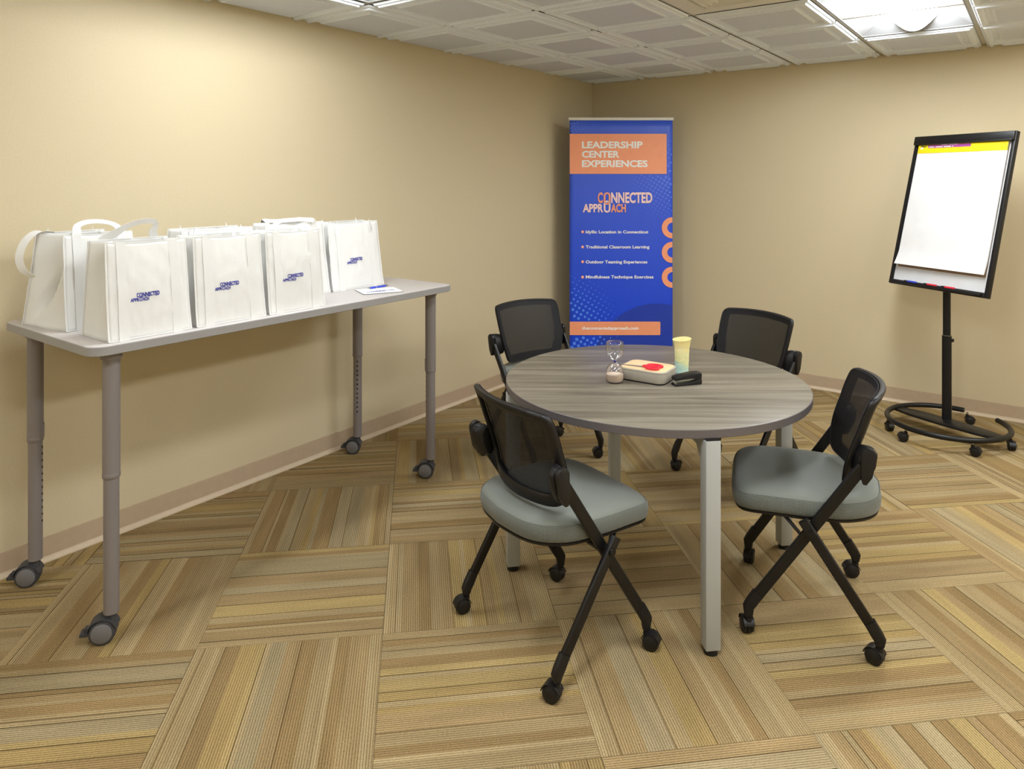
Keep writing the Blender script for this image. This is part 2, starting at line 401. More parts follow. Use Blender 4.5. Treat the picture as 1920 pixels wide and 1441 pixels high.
# stripe recipes transcribed for the tiles that show large: letter + width in per mille
REC = {
 (-1, 2): 'L20 B25 D5 B55 L22 B30 D5 N80 G95 H35 D6 L25 Y90 T75 D6 N90 B80 L25 N70 T110 L30 B36',
 (-1, 1): 'H45 N45 L22 Y190 D5 T120 Y80 D5 T110 D5 H115 D6 L60 N45 D5 L25 T90 D5 B52',
 (0, 2): 'B60 D6 N45 B40 D5 L60 N80 H50 D5 L30 H85 D6 G60 D5 L35 G40 T120 D5 B80 N60 L30 B93',
 (0, 1): 'L25 B35 D4 L30 T95 N70 B60 T60 D4 H70 L30 G75 D5 T60 H40 B80 D5 T70 L30 B96',
 (-2, 2): 'N55 B45 D5 Y120 D6 N30 D5 T45 L22 N70 B30 D5 L30 D5 Y95 H40 D6 G90 D5 N90 B60 T141',
 (-2, 1): 'L20 B22 D6 L18 B80 N95 D6 T60 B70 L30 N80 G55 D5 B70 L35 N60 T90 B80 L25 B77',
 (1, 2): 'L30 B60 D5 T120 S130 D5 B80 G110 D5 T90 L30 B60 N60 D5 B90 L40 B80',
 (2, 2): 'T30 W150 B20 D5 O60 H75 D5 G55 L30 D6 S60 D5 B60 D5 H50 N90 B50 D6 N60 T40 L30 B74',
 (1, 1): 'B60 D6 G75 N40 B70 D6 H60 N80 T50 B45 D5 W140 D5 T60 B90 D5 L30 B93',
 (-1, 0): 'L40 N90 D5 L20 N70 L30 Y60 D5 B65 G50 Y30 N110 D5 S90 D5 Y95 B60 L30 H25 N45 T35 D5 L35',
 (0, 0): 'T45 D5 H20 N40 L40 D5 H75 L85 N35 D5 S60 D5 T50 D5 B90 L70 N90 D5 B60 L30 T96',
 (-1, -1): 'B60 L50 D5 T60 L40 H30 D5 L40 O95 B30 N60 L22 N30 D5 L25 N80 D5 T80 B178',
 (2, 1): 'L25 B60 T90 D5 N100 B45 S70 D5 N80 T50 L30 D5 N90 B70 S110 D5 T90 B70',
 (3, 1): 'T60 N80 B60 D5 G90 N50 D5 H70 N60 L40 H90 D5 G60 N45 B50 W110 D5 L30 B85',
 (3, 2): 'L40 B60 D5 T80 N60 B40 D5 H80 T60 N70 D5 L30 B90 N80 T60 D5 B70 L30 B65',
}
def recipe(a, b):
    if (a, b) in REC:
        r = [(x[0], float(x[1:])) for x in REC[(a, b)].split()]
    else:
        rr = random.Random(a*131+b*977+5); r = []; tot = 0; last = ''
        while tot < 1000:
            c = rr.choice('LBTGHNYOWSNTLB')
            if c == last: continue
            wd = rr.choice((20, 30, 40, 50, 65, 80, 95, 120)); last = c
            r.append((c, wd)); tot += wd
            if rr.random() < .45: r.append(('D', 5)); tot += 5
    s = sum(x[1] for x in r); return [(c, v/s) for c, v in r]
def clip(poly):
    for ax, lim, sg in ((0, .001, 1), (0, RX-.001, -1), (1, RY+.001, 1), (1, -.001, -1)):
        out = []
        for i in range(len(poly)):
            p, q = poly[i-1], poly[i]; dp, dq = (p[ax]-lim)*sg, (q[ax]-lim)*sg
            if (dp >= 0) != (dq >= 0):
                t = dp/(dp-dq); out.append(tuple(p[k]+(q[k]-p[k])*t for k in range(len(p))))
            if dq >= 0: out.append(q)
        poly = out
        if not poly: return []
    return poly
ca, sa = cos(CA), sin(CA)
def cw(u, v): return (2+u*ca-v*sa, -3+u*sa+v*ca)
for a in range(-9, 9):
    for b in range(-6, 11):
        cx_, cy_ = cw(U0+TL*(a+.5), V0-TL*(b+.5))
        if not (-.5 < cx_ < RX+.5 and RY-.5 < cy_ < .5): continue
        ul, vt = U0+TL*a+.0006, V0-TL*b-.0006; S = TL-.0012; mb = MB(); s0 = 0
        outline = clip([cw(ul, vt)+(0, 0), cw(ul, vt-S)+(0, 0), cw(ul+S, vt-S)+(0, 0), cw(ul+S, vt)+(0, 0)])
        if len(outline) < 3: continue
        rnd = random.Random(a*17+b*71); ou, ov = rnd.random()*7, rnd.random()*7
        lvl = rnd.uniform(-.0004, .0002)
        for c, wd in recipe(a, b):
            s1 = s0+wd
            if (a+b) % 2:   # stripes run away from the camera
                q = [(ul+S*s0, vt, s0, 0), (ul+S*s0, vt-S, s0, 1), (ul+S*s1, vt-S, s1, 1), (ul+S*s1, vt, s1, 0)]
            else:
                q = [(ul, vt-S*s0, s0, 0), (ul, vt-S*s1, s1, 0), (ul+S, vt-S*s1, s1, 1), (ul+S, vt-S*s0, s0, 1)]
            pl = clip([cw(x, y)+(k*S+ou, l*S+ov) for x, y, k, l in q]); s0 = s1
            if len(pl) < 3: continue
            ku = 1+rnd.uniform(-.035, .035); col = lin(tuple(min(255, k*ku) for k in YC[c]))
            dz = lvl-(.0010 if c == 'D' else 0)
            mb.add([(p[0], p[1], dz) for p in pl], [tuple(range(len(pl)))], 0, [(p[2], p[3]) for p in pl], col)
        n = len(outline); col = lin(YC['N'])
        mb.add([(p[0], p[1], -.0009) for p in outline]+[(p[0], p[1], -.007) for p in outline],
               [(i, (i+1) % n, n+(i+1) % n, n+i) for i in range(n)], 0, [(0, 0)]*(2*n), col)
        o = mb.build('carpet_tile', m_carpet, floor, smooth=0)
        # keep the tops facing up
        me = o.data
        for p_ in me.polygons:
            if abs(p_.normal.z) > .5 and p_.normal.z < 0: p_.flip()
print('tiles done')
# ---- ceiling
GX, GY, GT = .545, .14, .61
ceiling = struct(MB().box((RX/2, RY/2, 2.66), (RX+.2, -RY+.2, .04)), 'ceiling', m_dark)
GZ = RZ+.020
m_field = M('ceiling_vinyl_panel', (210, 217, 230), .5, spec=.35, bump=(60, .05, .0004))
prof = [(.013, .0), (.015, -.002), (.019, -.010), (.027, -.011), (.031, -.0125), (.034, -.020), (.052, -.020), (.055, -.012), (.062, -.011), (.066, -.002), (.088, -.002), (.092, -.011), (.099, -.012), (.103, -.0195), (.108, -.020)]
def tile_mesh(name, cuts=()):
    mb = MB(); rs = []
    for d, z in prof:
        h = GT/2-d; rs.append([(-h, -h, z), (h, -h, z), (h, h, z), (-h, h, z)])
    mb.rings(rs, 0, (False, True)); me = bpy.data.meshes.new(name); me.from_pydata(mb.v, [], mb.f); me.materials.append(m_tile); me.materials.append(m_field)
    me.polygons[-1].material_index = 1
    bm = bmesh.new(); bm.from_mesh(me)
    for co, no in cuts:
        bmesh.ops.bisect_plane(bm, geom=bm.verts[:]+bm.edges[:]+bm.faces[:], plane_co=co, plane_no=no, clear_outer=True)
    for f in bm.faces:
        if f.normal.z > 0: f.normal_flip()
    # small thickness so the tile is a solid tray
    bm.to_mesh(me); bm.free()
    return me
tmesh = tile_mesh('ceiling_tile')
FIX = {(0, 5), (0, 6), (3, 1), (3, 2), (3, 6), (3, 7), (6, 4), (6, 5), (0, 10), (0, 11), (6, 1), (6, 2), (6, 7), (6, 8)}
VENT = (2, 3)
lights = [(0, 5), (3, 1), (3, 6), (6, 4), (0, 10), (6, 1), (6, 7)]  # last two are unseen fixtures, added to lift the ambient light
for i in range(-1, 9):
    for j in range(-1, 14):
        if (i, j) in FIX or (i, j) == VENT: continue
        cx_, cy_ = GX+GT*(i+.5), -(GY+GT*(j+.5)); cuts = []
        if cx_-GT/2 > RX-.03 or cy_+GT/2 < RY+.03: continue
        if cx_-GT/2 < 0: cuts.append(((.004-cx_, 0, 0), (-1, 0, 0)))
        if cx_+GT/2 > RX: cuts.append(((RX-.004-cx_, 0, 0), (1, 0, 0)))
        if cy_+GT/2 > 0: cuts.append(((0, -.004-cy_, 0), (0, 1, 0)))
        if cy_-GT/2 < RY: cuts.append(((0, RY+.004-cy_, 0), (0, -1, 0)))
        me = tile_mesh('ceiling_tile', cuts) if cuts else tmesh
        o = bpy.data.objects.new('ceiling_tile', me); COL.objects.link(o); o.parent = ceiling
        rr = random.Random(i*31+j*7); o.location = (cx_, cy_, GZ+rr.uniform(-.0008, .0012))
        o.rotation_euler = (rr.uniform(-.0012, .0012), rr.uniform(-.0012, .0012), 0)
for i in range(0, 9):
    x = GX+GT*i
    if x < RX: MB().box((x, RY/2, GZ+.0055), (.024, -RY-.01, .003)).box((x, RY/2, GZ+.022), (.004, -RY-.01, .03)).build('grid_rail', m_grid, ceiling)
for j in range(0, 14):
    y = -(GY+GT*j)
    if y > RY: MB().box((RX/2, y, GZ+.005), (RX-.01, .024, .003)).box((RX/2, y, GZ+.022), (RX-.01, .004, .03)).build('grid_rail', m_grid, ceiling)
MB().box((.011, RY/2, GZ+.006), (.02, -RY-.01, .003)).box((RX-.011, RY/2, GZ+.006), (.02, -RY-.01, .003)).build('wall_angle', m_grid, ceiling)
MB().box((RX/2, -.011, GZ+.0065), (RX-.01, .02, .003)).build('wall_angle', m_grid, ceiling)
# supply air diffuser (stepped square cones in a lay-in plate)
vx, vy = GX+GT*(VENT[0]+.5), -(GY+GT*(VENT[1]+.5))
vt = empty('air_vent', (vx, vy, GZ)); tag(vt, 'square grey-white stepped air diffuser set in the tiled ceiling', 'air vent')
def sqring(mb, prof_, mi=0):
    mb.rings([[(-h, -h, z), (h, -h, z), (h, h, z), (-h, h, z)] for h, z in prof_], mi, (False, False))
mb = MB(); sqring(mb, [(.298, .002), (.298, -.001), (.2, -.001), (.195, .02), (.195, .06), (.192, .06), (.192, .02), (.197, .004), (.298, .004)]); mb.build('face_plate', m_vent, vt, smooth=0)
for k, (h, z) in enumerate(((.175, -.004), (.13, -.008), (.085, -.012))):
    mb = MB(); sqring(mb, [(h, z), (h-.022, z+.022), (h-.026, z+.045), (h-.029, z+.045), (h-.025, z+.020), (h-.002, z-.003), (h, z)]); mb.build('cone_louvre', m_vent, vt, smooth=0)
mb = MB().box((0, 0, -.010), (.09, .09, .004)); mb.build('centre_plate', m_vent, vt)
MB().box((0, 0, .08), (.39, .39, .004)).build('duct_back', m_dark, vt)

# recessed troffers, each lens gives the light
def troffer(i, j, label):
    cx_, cy_ = GX+GT*(i+.5), -(GY+GT*(j+1)); t = empty('ceiling_light', (cx_, cy_, GZ)); tag(t, label, 'ceiling light', 'recessed fluorescent ceiling lights')
    hx, hy = .292, .597
    mb = MB()
    out = [(hx, hy, .006), (-hx, hy, .006), (-hx, -hy, .006), (hx, -hy, .006)]
    mid = [(.22, hy-.05, .048), (-.22, hy-.05, .048), (-.22, -hy+.05, .048), (.22, -hy+.05, .048)]
    inn = [(.135, hy-.075, .085), (-.135, hy-.075, .085), (-.135, -hy+.075, .085), (.135, -hy+.075, .085)]
    o2 = [(x*1.005, y*1.003, .006) for x, y, z in out]; o3 = [(x, y, .11) for x, y, z in o2]
    mb.rings([inn, mid, out, o2, o3], 0, (True, True)); mb.build('reflector', m_refl, t, smooth=20)
    mb = MB(); n = 12
    def arc(y): return [(-.130+.260*k/n, y, .083-.093*sin(pi*k/n)) for k in range(n+1)]+[(.130, y, .0845), (-.130, y, .0845)]
    mb.rings([arc(-hy+.075), arc(hy-.075)], 0, (False, False)); mb.build('lens', m_lens if (i, j) == (0, 5) else m_lens2, t, smooth=60)
    for s in (-1, 1):
        mb = MB(); y = s*(hy-.0735); mb.rings([arc(y), arc(y+s*.003)], 0); mb.build('lens_end_cap', m_refl, t)
    mb = MB(); sq = [(.3, .607), (-.3, .607), (-.3, -.607), (.3, -.607)]; si = [(x*.972, y*.985) for x, y in sq]
    mb.rings([[(x, y, .0055) for x, y in sq], [(x, y, .0005) for x, y in sq], [(x, y, .0005) for x, y in si], [(x, y, .0055) for x, y in si]], 0, (False, False)); mb.build('door_frame', m_refl, t, smooth=0)
    return t
LBL = ['recessed ceiling light above the long table with bags', 'bright recessed ceiling light nearest the flip chart',
       'recessed ceiling light over the camera side of the round table', 'recessed ceiling light near the right wall', 'recessed ceiling light near the front wall by the left wall', 'unseen ceiling light added as fill in the back right corner of the room', 'unseen ceiling light added as fill in the front right of the room']
for (i, j), l in zip(lights, LBL): troffer(i, j, l)

# ================================================================== CASTERS
def caster(parent, loc, rz, kind='black', r=.027):
    """twin-wheel caster; origin at the stem's floor point, wheel trails to -y"""
    mh = m_black if kind == 'black' else m_gtyre
    mcap = m_black if kind == 'black' else m_gcap
    mty = m_blackt if kind == 'black' else m_gtyre
    off = -.016*r/.027; k = r/.027
    mb = MB(); n = 12
    # hood: arched cover between and over the wheels
    for x0, x1, ro in ((-.0045*k, .0045*k, r*1.04), (-.0185*k, .0185*k, r*1.16)):
        a0, a1 = (0, 2*pi) if ro < r*1.1 else (radians(15), radians(172))
        outer = []; inner = []
        for q in range(n+1):
            a = a0+(a1-a0)*q/n
            outer.append((off+ro*cos(a), r+ro*sin(a))); inner.append((off+(ro-.0022*k)*cos(a), r+(ro-.0022*k)*sin(a)))
        if ro < r*1.1: mb.prism([(y, max(z, .003)) for y, z in outer[:-1]], x0, x1, 0, lambda y, z, x: (x, y, z))
        else: mb.prism(outer+inner[::-1], x0, x1, 0, lambda y, z, x: (x, y, z))
    mb.cyl((0, 0, r*1.2), (0, 0, r*2.55), .0075*k, n=14); mb.cyl((0, 0, r*1.75), (0, 0, r*2.25), .011*k, n=16)
    if kind != 'black':
        mb.box((0, off-r*1.25, r*.95), (.024*k, .022*k, .007*k), 0); mb.box((0, off-r*1.0, r*1.1), (.014*k, .02*k, .016*k), 0)
    c = mb.build('caster', mh, parent); c.location = loc; c.rotation_euler = (0, 0, rz)
    for s in (-1, 1):
        mb = MB(); x = s*.0115*k; h = .0055*k
        mb.lathe([(r*.5, -h), (r*.93, -h), (r, -h*.6), (r, h*.6), (r*.93, h), (r*.86, h), (r*.84, h*1.05)] if s > 0 else [(r*.84, -h*1.05), (r*.86, -h), (r*.93, -h), (r, -h*.6), (r, h*.6), (r*.93, h), (r*.5, h)], (x, off, r), 'x', 24, 0)
        mb.lathe([(r*.80, s*h*.9), (r*.80, s*h*1.25), (r*.74, s*h*1.45)] if s > 0 else [(r*.74, s*h*1.45), (r*.80, s*h*1.25), (r*.80, s*h*.9)], (x, off, r), 'x', 24, 1)
        wv = mb.build('wheel', [mty, mcap], c)
    return c

# ================================================================== CHAIRS
def back_y(x, z):
    t = (z-.53)/.31
    return -.150-.032*t-.052*t*t+(1.05+.45*max(0, min(1, 1-t*1.6)))*x*x
def back_outline(N=64):
    key = [(0, .519), (.10, .520), (.152, .524), (.180, .538), (.193, .562), (.205, .605), (.214, .66), (.219, .73), (.221, .79), (.219, .822), (.208, .838), (.185, .843), (.10, .848), (0, .850)]
    P = smoothpath([(x, 0, z) for x, z in key], 4); R_ = [(p.x, p.z) for p in P]
    return R_+[(-x, z) for x, z in R_[-2:0:-1]]
def make_chair(loc, ang, label, casters):
    root = empty('nesting_chair', (loc[0], loc[1], 0), ang-pi/2)
    tag(root, label, 'chair', 'black mesh back nesting chairs around the round table')
    # seat cushion
    def outline(k=0.0):
        pts = []
        key = [(0, .262), (.12, .260), (.19, .247), (.226, .215), (.238, .15), (.240, .04), (.232, -.06), (.214, -.13), (.176, -.188), (.115, -.222), (0, -.238)]
        P = smoothpath([(x, y, 0) for x, y in key], 4); R_ = [(p.x, p.y) for p in P]
        return R_+[(-x, y) for x, y in R_[-2:0:-1]]
    ol = outline(); n = len(ol); C0 = (0, .01)
    def ring(k, z, dome=None):
        r = []
        for x, y in ol:
            X, Y = C0[0]+(x-C0[0])*k, C0[1]+(y-C0[1])*k
            zz = z+(0 if dome is None else dome(X, Y)); r.append((X, Y, zz))
        return r
    def dz(x, y): return -.012*max(0, (y-.1)/.16)**2+.006*(y < -.1)*((-.1-y)/.13)
    cum = [0]
    for i in range(n): cum.append(cum[-1]+sqrt((ol[i][0]-ol[(i+1) % n][0])**2+(ol[i][1]-ol[(i+1) % n][1])**2))
    zs = [(.955, .428), (.99, .434), (1.006, .446), (1.012, .462), (1.005, .478), (.99, .486)]
    mb = MB(); rs = [ring(k, z, dz) for k, z in zs]
    mb.rings(rs, 0, (True, False), uvf=lambda i, j, v: (cum[j], zs[i][1]))
    mb.build('seat_side_panel', m_seatmesh, root, smooth=60)
    zt = [(.99, .486), (.984, .4835), (.972, .487), (.95, .4935), (.9, .499), (.8, .502), (.62, .500), (.4, .497), (.2, .496), (.03, .496)]
    mb = MB(); rs = [ring(k, z, dz) for k, z in zt]
    mb.rings(rs, 0, (False, True), uvf=lambda i, j, v: (v[0], v[1])); mb.build('seat_cushion', m_seat, root, smooth=70)
    mb = MB(); mb.rings([ring(.90, .417, dz), ring(.975, .421, dz), ring(.985, .429, dz), ring(.94, .430, dz)], 0); mb.build('seat_pan', m_black, root, smooth=50)
    # backrest
    ob = back_outline(); N = len(ob)
    nr = []
    for i in range(N):
        a, b = ob[i-1], ob[(i+1) % N]; tx, tz = b[0]-a[0], b[1]-a[1]; L = sqrt(tx*tx+tz*tz) or 1; nr.append((-tz/L, tx/L))
    def off(d, dy, taper=1):
        r = []
        for (x, z), (nx, nz) in zip(ob, nr):
            dd = d*(1.25 if z < .6 else 1)
            X, Z = x+nx*dd, z+nz*dd; r.append((X, back_y(X, Z)+dy, Z))
        return r
    mb = MB(); secs = [off(0, .004), off(-.0025, -.004), off(0, -.013), off(.006, -.018), off(.026, -.017), off(.032, -.012), off(.033, -.004), off(.030, .002), off(0, .004)]
    mb.rings(secs, 0, (False, False)); mb.build('back_frame', m_black, root, smooth=50)
    mb = MB(); c0 = (0, .69); rs = []
    for k in (1.0, .97, .88, .72, .5, .25, .03):
        r = []
        for x, z in ob:
            X, Z = c0[0]+(x-c0[0])*k, c0[1]+(z-c0[1])*k; r.append((X, back_y(X, Z)+.0065, Z))
        rs.append(r)
    mb.rings(rs, 0, (False, True), uvf=lambda i, j, v: (v[0], v[2])); mb.build('back_mesh', m_mesh, root, smooth=60)
    mb = MB(); mb.sweep(off(.004, .0075), circ(.0022, 6), (0, 1, 0), closed=True); mb.build('edge_piping', m_blackfab, root)
    for s in (-1, 1):
        # hinge bracket from the frame to the pivot, with its teardrop cover outside
        mb = MB()
        sec = [(-.158, .690), (-.182, .688), (-.196, .668), (-.190, .625), (-.170, .580), (-.150, .572), (-.135, .60), (-.138, .66)]
        rs = []
        for x, k, dy in ((.196, .85, .018), (.215, .98, .006), (.235, 1, 0), (.246, .94, 0)):
            cy_, cz_ = -.165, .63; rs.append([(s*x, cy_+(y-cy_)*k+dy, cz_+(z-cz_)*k) for y, z in sec])
        mb.rings(rs, 0); mb.build('back_bracket', m_black, root, bevel=.003)
        mb = MB(); tear = []
        for q in range(15): a = radians(-10+200*q/14); tear.append((-.166+.0235*cos(a), .668+.0235*sin(a)))
        tear += [(-.176, .60), (-.158, .572), (-.146, .574), (-.142, .60)]
        mb.prism(tear, s*.247, s*.268, 0, lambda y, z, x: (x, y, z)); mb.build('pivot_cover', m_black, root, bevel=.003)
        # main bar: front foot up to the hinge
        xb0, xb1 = s*.236, s*.252
        mb = MB(); p0, p1 = Vector((xb0, .196, .112)), Vector((xb1, -.150, .630))
        mb.sweep([p0, p0.lerp(p1, .5), p1], rrect(.019, .036, .006), (0, 1, 0)); mb.build('front_leg', m_blackp, root)
        mb = MB(); p0, p1 = Vector((s*.272, -.186, .10)), Vector((s*.277, .034, .436))
        mb.sweep([p0, p0.lerp(p1, .5), p1], rrect(.019, .034, .006), (0, 1, 0)); mb.build('rear_leg', m_blackp, root, bevel=.002)
        # elbow fittings down to the casters
        for (x, y0, z0, y1) in ((xb0, .1955, .115, .206), (s*.272, -.186, .102, -.196)):
            d = 1 if y1 > y0 else -1
            mb = MB(); mb.sweep([(x, y0-d*.020, z0+.034), (x, y0, z0), (x, y1, z0-.018), (x, y1, .064)], rrect(.024, .038, .008), (0, 1, 0), scale=[.98, 1.04, 1, .72]); mb.build('leg_fitting', m_black, root)
        mb = MB(); mb.cyl((s*.24, .008, .40), (s*.292, .008, .40), .008, n=12); mb.cyl((s*.288, .008, .40), (s*.294, .008, .40), .011, n=12); mb.build('pivot_bolt', m_blackp, root)
        mb = MB(); mb.box((s*.205, .10, .418), (.02, .16, .012)); mb.sweep([(s*.235, .03, .36), (s*.225, .06, .39), (s*.205, .09, .415)], rrect(.008, .022, .003), (1, 0, 0)); mb.build('seat_bracket', m_blackp, root)
    mb = MB(); mb.cyl((-.24, -.01, .402), (.24, -.01, .402), .010, n=14); mb.build('cross_tube', m_blackp, root)
    for s in (-1, 1): mb = MB(); mb.box((s*.12, .0, .409), (.05, .07, .02)); mb.build('seat_clamp', m_blackp, root, bevel=.003)
    for (x, y), r in zip(((.272, -.196), (-.272, -.196), (.236, .206), (-.236, .206)), casters):
        caster(root, (x, y, 0), r)
    return root
D = radians
make_chair((1.9325, -3.592), D(70), 'nearest chair, seen from behind, back to the camera and left of the bare table leg', (D(-62), D(-10), D(120), D(-70)))
make_chair((2.597, -2.915), D(198.3), 'chair at the right of the round table, grey seat fully in view, facing left', (D(190), D(150), D(80), D(110)))
make_chair((1.017, -2.288), D(-18.4), 'chair behind the left of the table beside the blue banner', (D(60), D(100), D(20), D(60)))
make_chair((1.99, -1.939), D(-109), 'chair behind the right of the table in front of the bare back wall', (D(200), D(60), D(10), D(160)))

# ================================================================== ROUND TABLE
TX, TY, TZ, TR = 1.992, -2.935, .742, .612
rt = empty('round_table', (TX, TY, 0)); tag(rt, 'round table with grey wood grain top and silver square legs', 'table')
mb = MB(); mb.lathe([(TR-.002, TZ-.0012), (TR-.0045, TZ)], n=128, cap=(False, True)); mb.build('table_top', m_wood, rt, smooth=30)
mb = MB(); mb.lathe([(TR-.01, TZ-.030), (TR-.001, TZ-.030), (TR, TZ-.0285), (TR, TZ-.0025), (TR-.002, TZ-.0012)], n=128, cap=(True, False)); mb.build('edge_band', m_tedge, rt, smooth=30)
for q in range(4):
    a = pi/4+q*pi/2; rr = .592
    lx, ly = {0: (2.405, -2.530), 1: (1.575, -2.500), 2: (1.575, -3.352), 3: (2.405, -3.372)}[q]; lx -= TX; ly -= TY
    a = atan2(ly, lx); R3 = Matrix.Rotation(a, 3, 'Z')
    mb = MB(); mb.box((lx, ly, (.018+TZ-.034)/2), (.052, .052, TZ-.034-.018), 0, R3); mb.build('leg', m_tleg, rt, bevel=.004)
    mb = MB(); mb.box((lx, ly, TZ-.032), (.046, .046, .006), 0, R3); mb.build('spacer', m_black, rt)
    mb = MB(); mb.cyl((lx, ly, 0), (lx, ly, .014), .024, .022, 20); mb.cyl((lx, ly, .012), (lx, ly, .02), .012, n=12); mb.build('glide_foot', m_black, rt)
    L = sqrt(lx*lx+ly*ly)
    mb = MB(); mb.prism([(L-.026, TZ-.036), (L-.026, TZ-.150), (L-.09, TZ-.080), (.02, TZ-.072), (.02, TZ-.036)], -.016, .016, 0, lambda x, z, y: R3 @ Vector((x, y, z))); mb.build('rail', m_tleg, rt, bevel=.002)

# ---- things on the round table
hg = empty('hourglass', (1.89, -3.08, TZ)); tag(hg, 'glass hourglass with pale pink sand in its lower bulb', 'hourglass')
prof_h = [(.001, .002), (.024, .002), (.032, .005), (.0355, .012), (.0360, .03), (.0350, .044), (.0315, .058), (.0235, .070), (.012, .0785), (.005, .083), (.0045, .086), (.010, .0905), (.0225, .101), (.0312, .114), (.0350, .130), (.0362, .145), (.0358, .158), (.033, .1655), (.026, .1665), (.015, .163), (.001, .162)]
mb = MB(); mb.lathe(prof_h, n=36, cap=(False, False)); mb.build('glass_bulbs', m_glass, hg, smooth=70)
mb = MB(); mb.lathe([(.002, .0035), (.0235, .0035), (.031, .0065), (.0343, .013), (.0348, .034), (.022, .0362), (.001, .0375)], n=32); mb.build('sand', m_sand, hg, smooth=40)
mb = MB(); mb.lathe([(.0042, .080), (.0058, .082), (.0058, .087), (.0042, .089)], n=16, cap=(False, False)); mb.build('neck_ring', m_logo, hg)
def rot2(x, y, a): return (x*cos(a)-y*sin(a), x*sin(a)+y*cos(a))
# storage box, lid and scissors
bx = empty('storage_box', (1.967, -2.966, TZ), radians(9)); tag(bx, 'low rounded beige box with pale wooden lid under the scissors', 'box')
bx.location = (1.975, -2.950, TZ); bx.rotation_euler = (0, 0, radians(3))
W_, D_ = .205, .165
def rr3(w, d, r, z): return [(x, y, z) for x, y in rrect(w, d, r, 6)]
mb = MB(); mb.rings([rr3(W_-.03, D_-.03, .028, .004), rr3(W_-.014, D_-.014, .034, .0045), rr3(W_-.006, D_-.006, .036, .010), rr3(W_, D_, .038, .040), rr3(W_, D_, .038, .044), rr3(W_-.006, D_-.006, .036, .044), rr3(W_-.008, D_-.008, .036, .040)], 0); mb.build('tray_body', m_stone, bx, smooth=40)
mb = MB(); mb.rings([rr3(W_-.03, D_-.03, .028, 0), rr3(W_-.012, D_-.012, .034, 0), rr3(W_-.010, D_-.010, .034, .0045), rr3(W_-.03, D_-.03, .028, .0045)], 0); mb.build('rubber_base', m_black, bx)
mb = MB(); mb.rings([rr3(W_-.008, D_-.008, .036, .0405), rr3(W_-.004, D_-.004, .037, .0445), rr3(W_-.001, D_-.001, .038, .046), rr3(W_-.001, D_-.001, .038, .050), rr3(W_-.005, D_-.005, .036, .0515), rr3(W_-.010, D_-.010, .034, .0515)], 0, (True, True)); mb.build('lid_rim', m_stone, bx, smooth=40)
mb = MB(); mb.rings([rr3(W_-.014, D_-.014, .033, .0516), rr3(W_-.0145, D_-.0145, .033, .0522), rr3(W_-.016, D_-.016, .032, .0525)], 0, (True, True)); mb.build('lid_inlay', m_lid, bx, smooth=40)
sc_ = empty('scissors', (1.962, -2.985, TZ+.0526), radians(10)); tag(sc_, 'closed scissors with red plastic handles lying on the wooden lid', 'scissors')
for s, z in ((1, .0), (-1, .0018)):
    mb = MB(); mb.prism([(-.095, s*.0005), (-.04, s*-.0045), (.0, s*-.007), (.018, s*-.004), (.02, s*.006), (.0, s*.005), (-.05, s*.002)], z, z+.0016); mb.build('blade', m_steel, sc_)
    mb = MB(); pth = []
    for q in range(20):
        a = 2*pi*q/20; pth.append((.052+.030*cos(a)*(1 if s > 0 else .85), s*.021+.0155*sin(a), .0062+.0015*(s < 0)))
    mb.sweep(pth, rrect(.0095, .010, .003, 2), (0, 0, 1), closed=True)
    mb.sweep([(.008, s*.0015, .0058), (.020, s*.005, .006), (.032, s*.010, .0062)], rrect(.012, .009, .003, 2), (0, 0, 1)); mb.build('handle', m_red, sc_, smooth=60)
mb = MB(); mb.cyl((0, 0, 0), (0, 0, .005), .0035, n=12); mb.build('rivet', m_steel, sc_)
# wax pillar, flared at its uneven rim
wx = empty('candle', (2.046, -2.772, TZ)); tag(wx, 'tall pillar of layered yellow and pale blue wax, behind the stapler', 'candle')
mb = MB(); rs = []
for k in range(26):
    t = k/25; r = .0285+.0004*sin(t*40)+(.0035*t)+(.0075*max(0, (t-.72)/.28)**1.3); z = .142*t
    ring = []
    for q in range(40):
        a = 2*pi*q/40; r2 = r+.0006*noise.noise((3*cos(a), 3*sin(a), t*30)); ring.append((r2*cos(a)+.002*sin(t*2), r2*sin(a), z+.004*t*sin(a+.8)*(t > .9)))
    rs.append(ring)
top = rs[-1]; rs.append([(x*.86, y*.86, z+.0015) for x, y, z in top]); rs.append([(x*.5, y*.5, z-.003) for x, y, z in top]); rs.append([(x*.05, y*.05, .140) for x, y, z in top])
mb.rings(rs, 0); mb.build('wax_body', m_gloopwax, wx, smooth=60)
MB().cyl((0, 0, .139), (.001, .001, .1425), .0009, n=8).build('wick', m_kraft, wx)
# stapler
st = empty('stapler', (2.139, -2.937, TZ), atan2(.105, .078)); tag(st, 'small black stapler lying in front of the wax pillar', 'stapler')
fx = lambda x, z, y: (x, y, z)
mb = MB(); mb.prism([(-.060, 0), (.058, 0), (.060, .004), (.060, .020), (.035, .020), (.015, .012), (-.040, .008), (-.058, .010), (-.062, .005)], -.017, .017, 0, fx); mb.build('base', m_black, st, bevel=.002)
mb = MB(); mb.prism([(-.050, .0165), (.040, .0195), (.040, .026), (-.050, .022)], -.010, .010, 0, fx); mb.build('magazine', m_steel, st, bevel=.001)
mb = MB(); mb.prism([(-.060, .022), (-.050, .0215), (.020, .026), (.040, .020), (.0595, .0205), (.061, .040), (.056, .048), (.020, .049), (-.045, .041), (-.061, .036)], -.0165, .0165, 0, fx); mb.build('top_arm', m_black, st, bevel=.003)
mb = MB().box((-.052, 0, .0095), (.010, .014, .0015)); mb.build('anvil', m_steel, st)

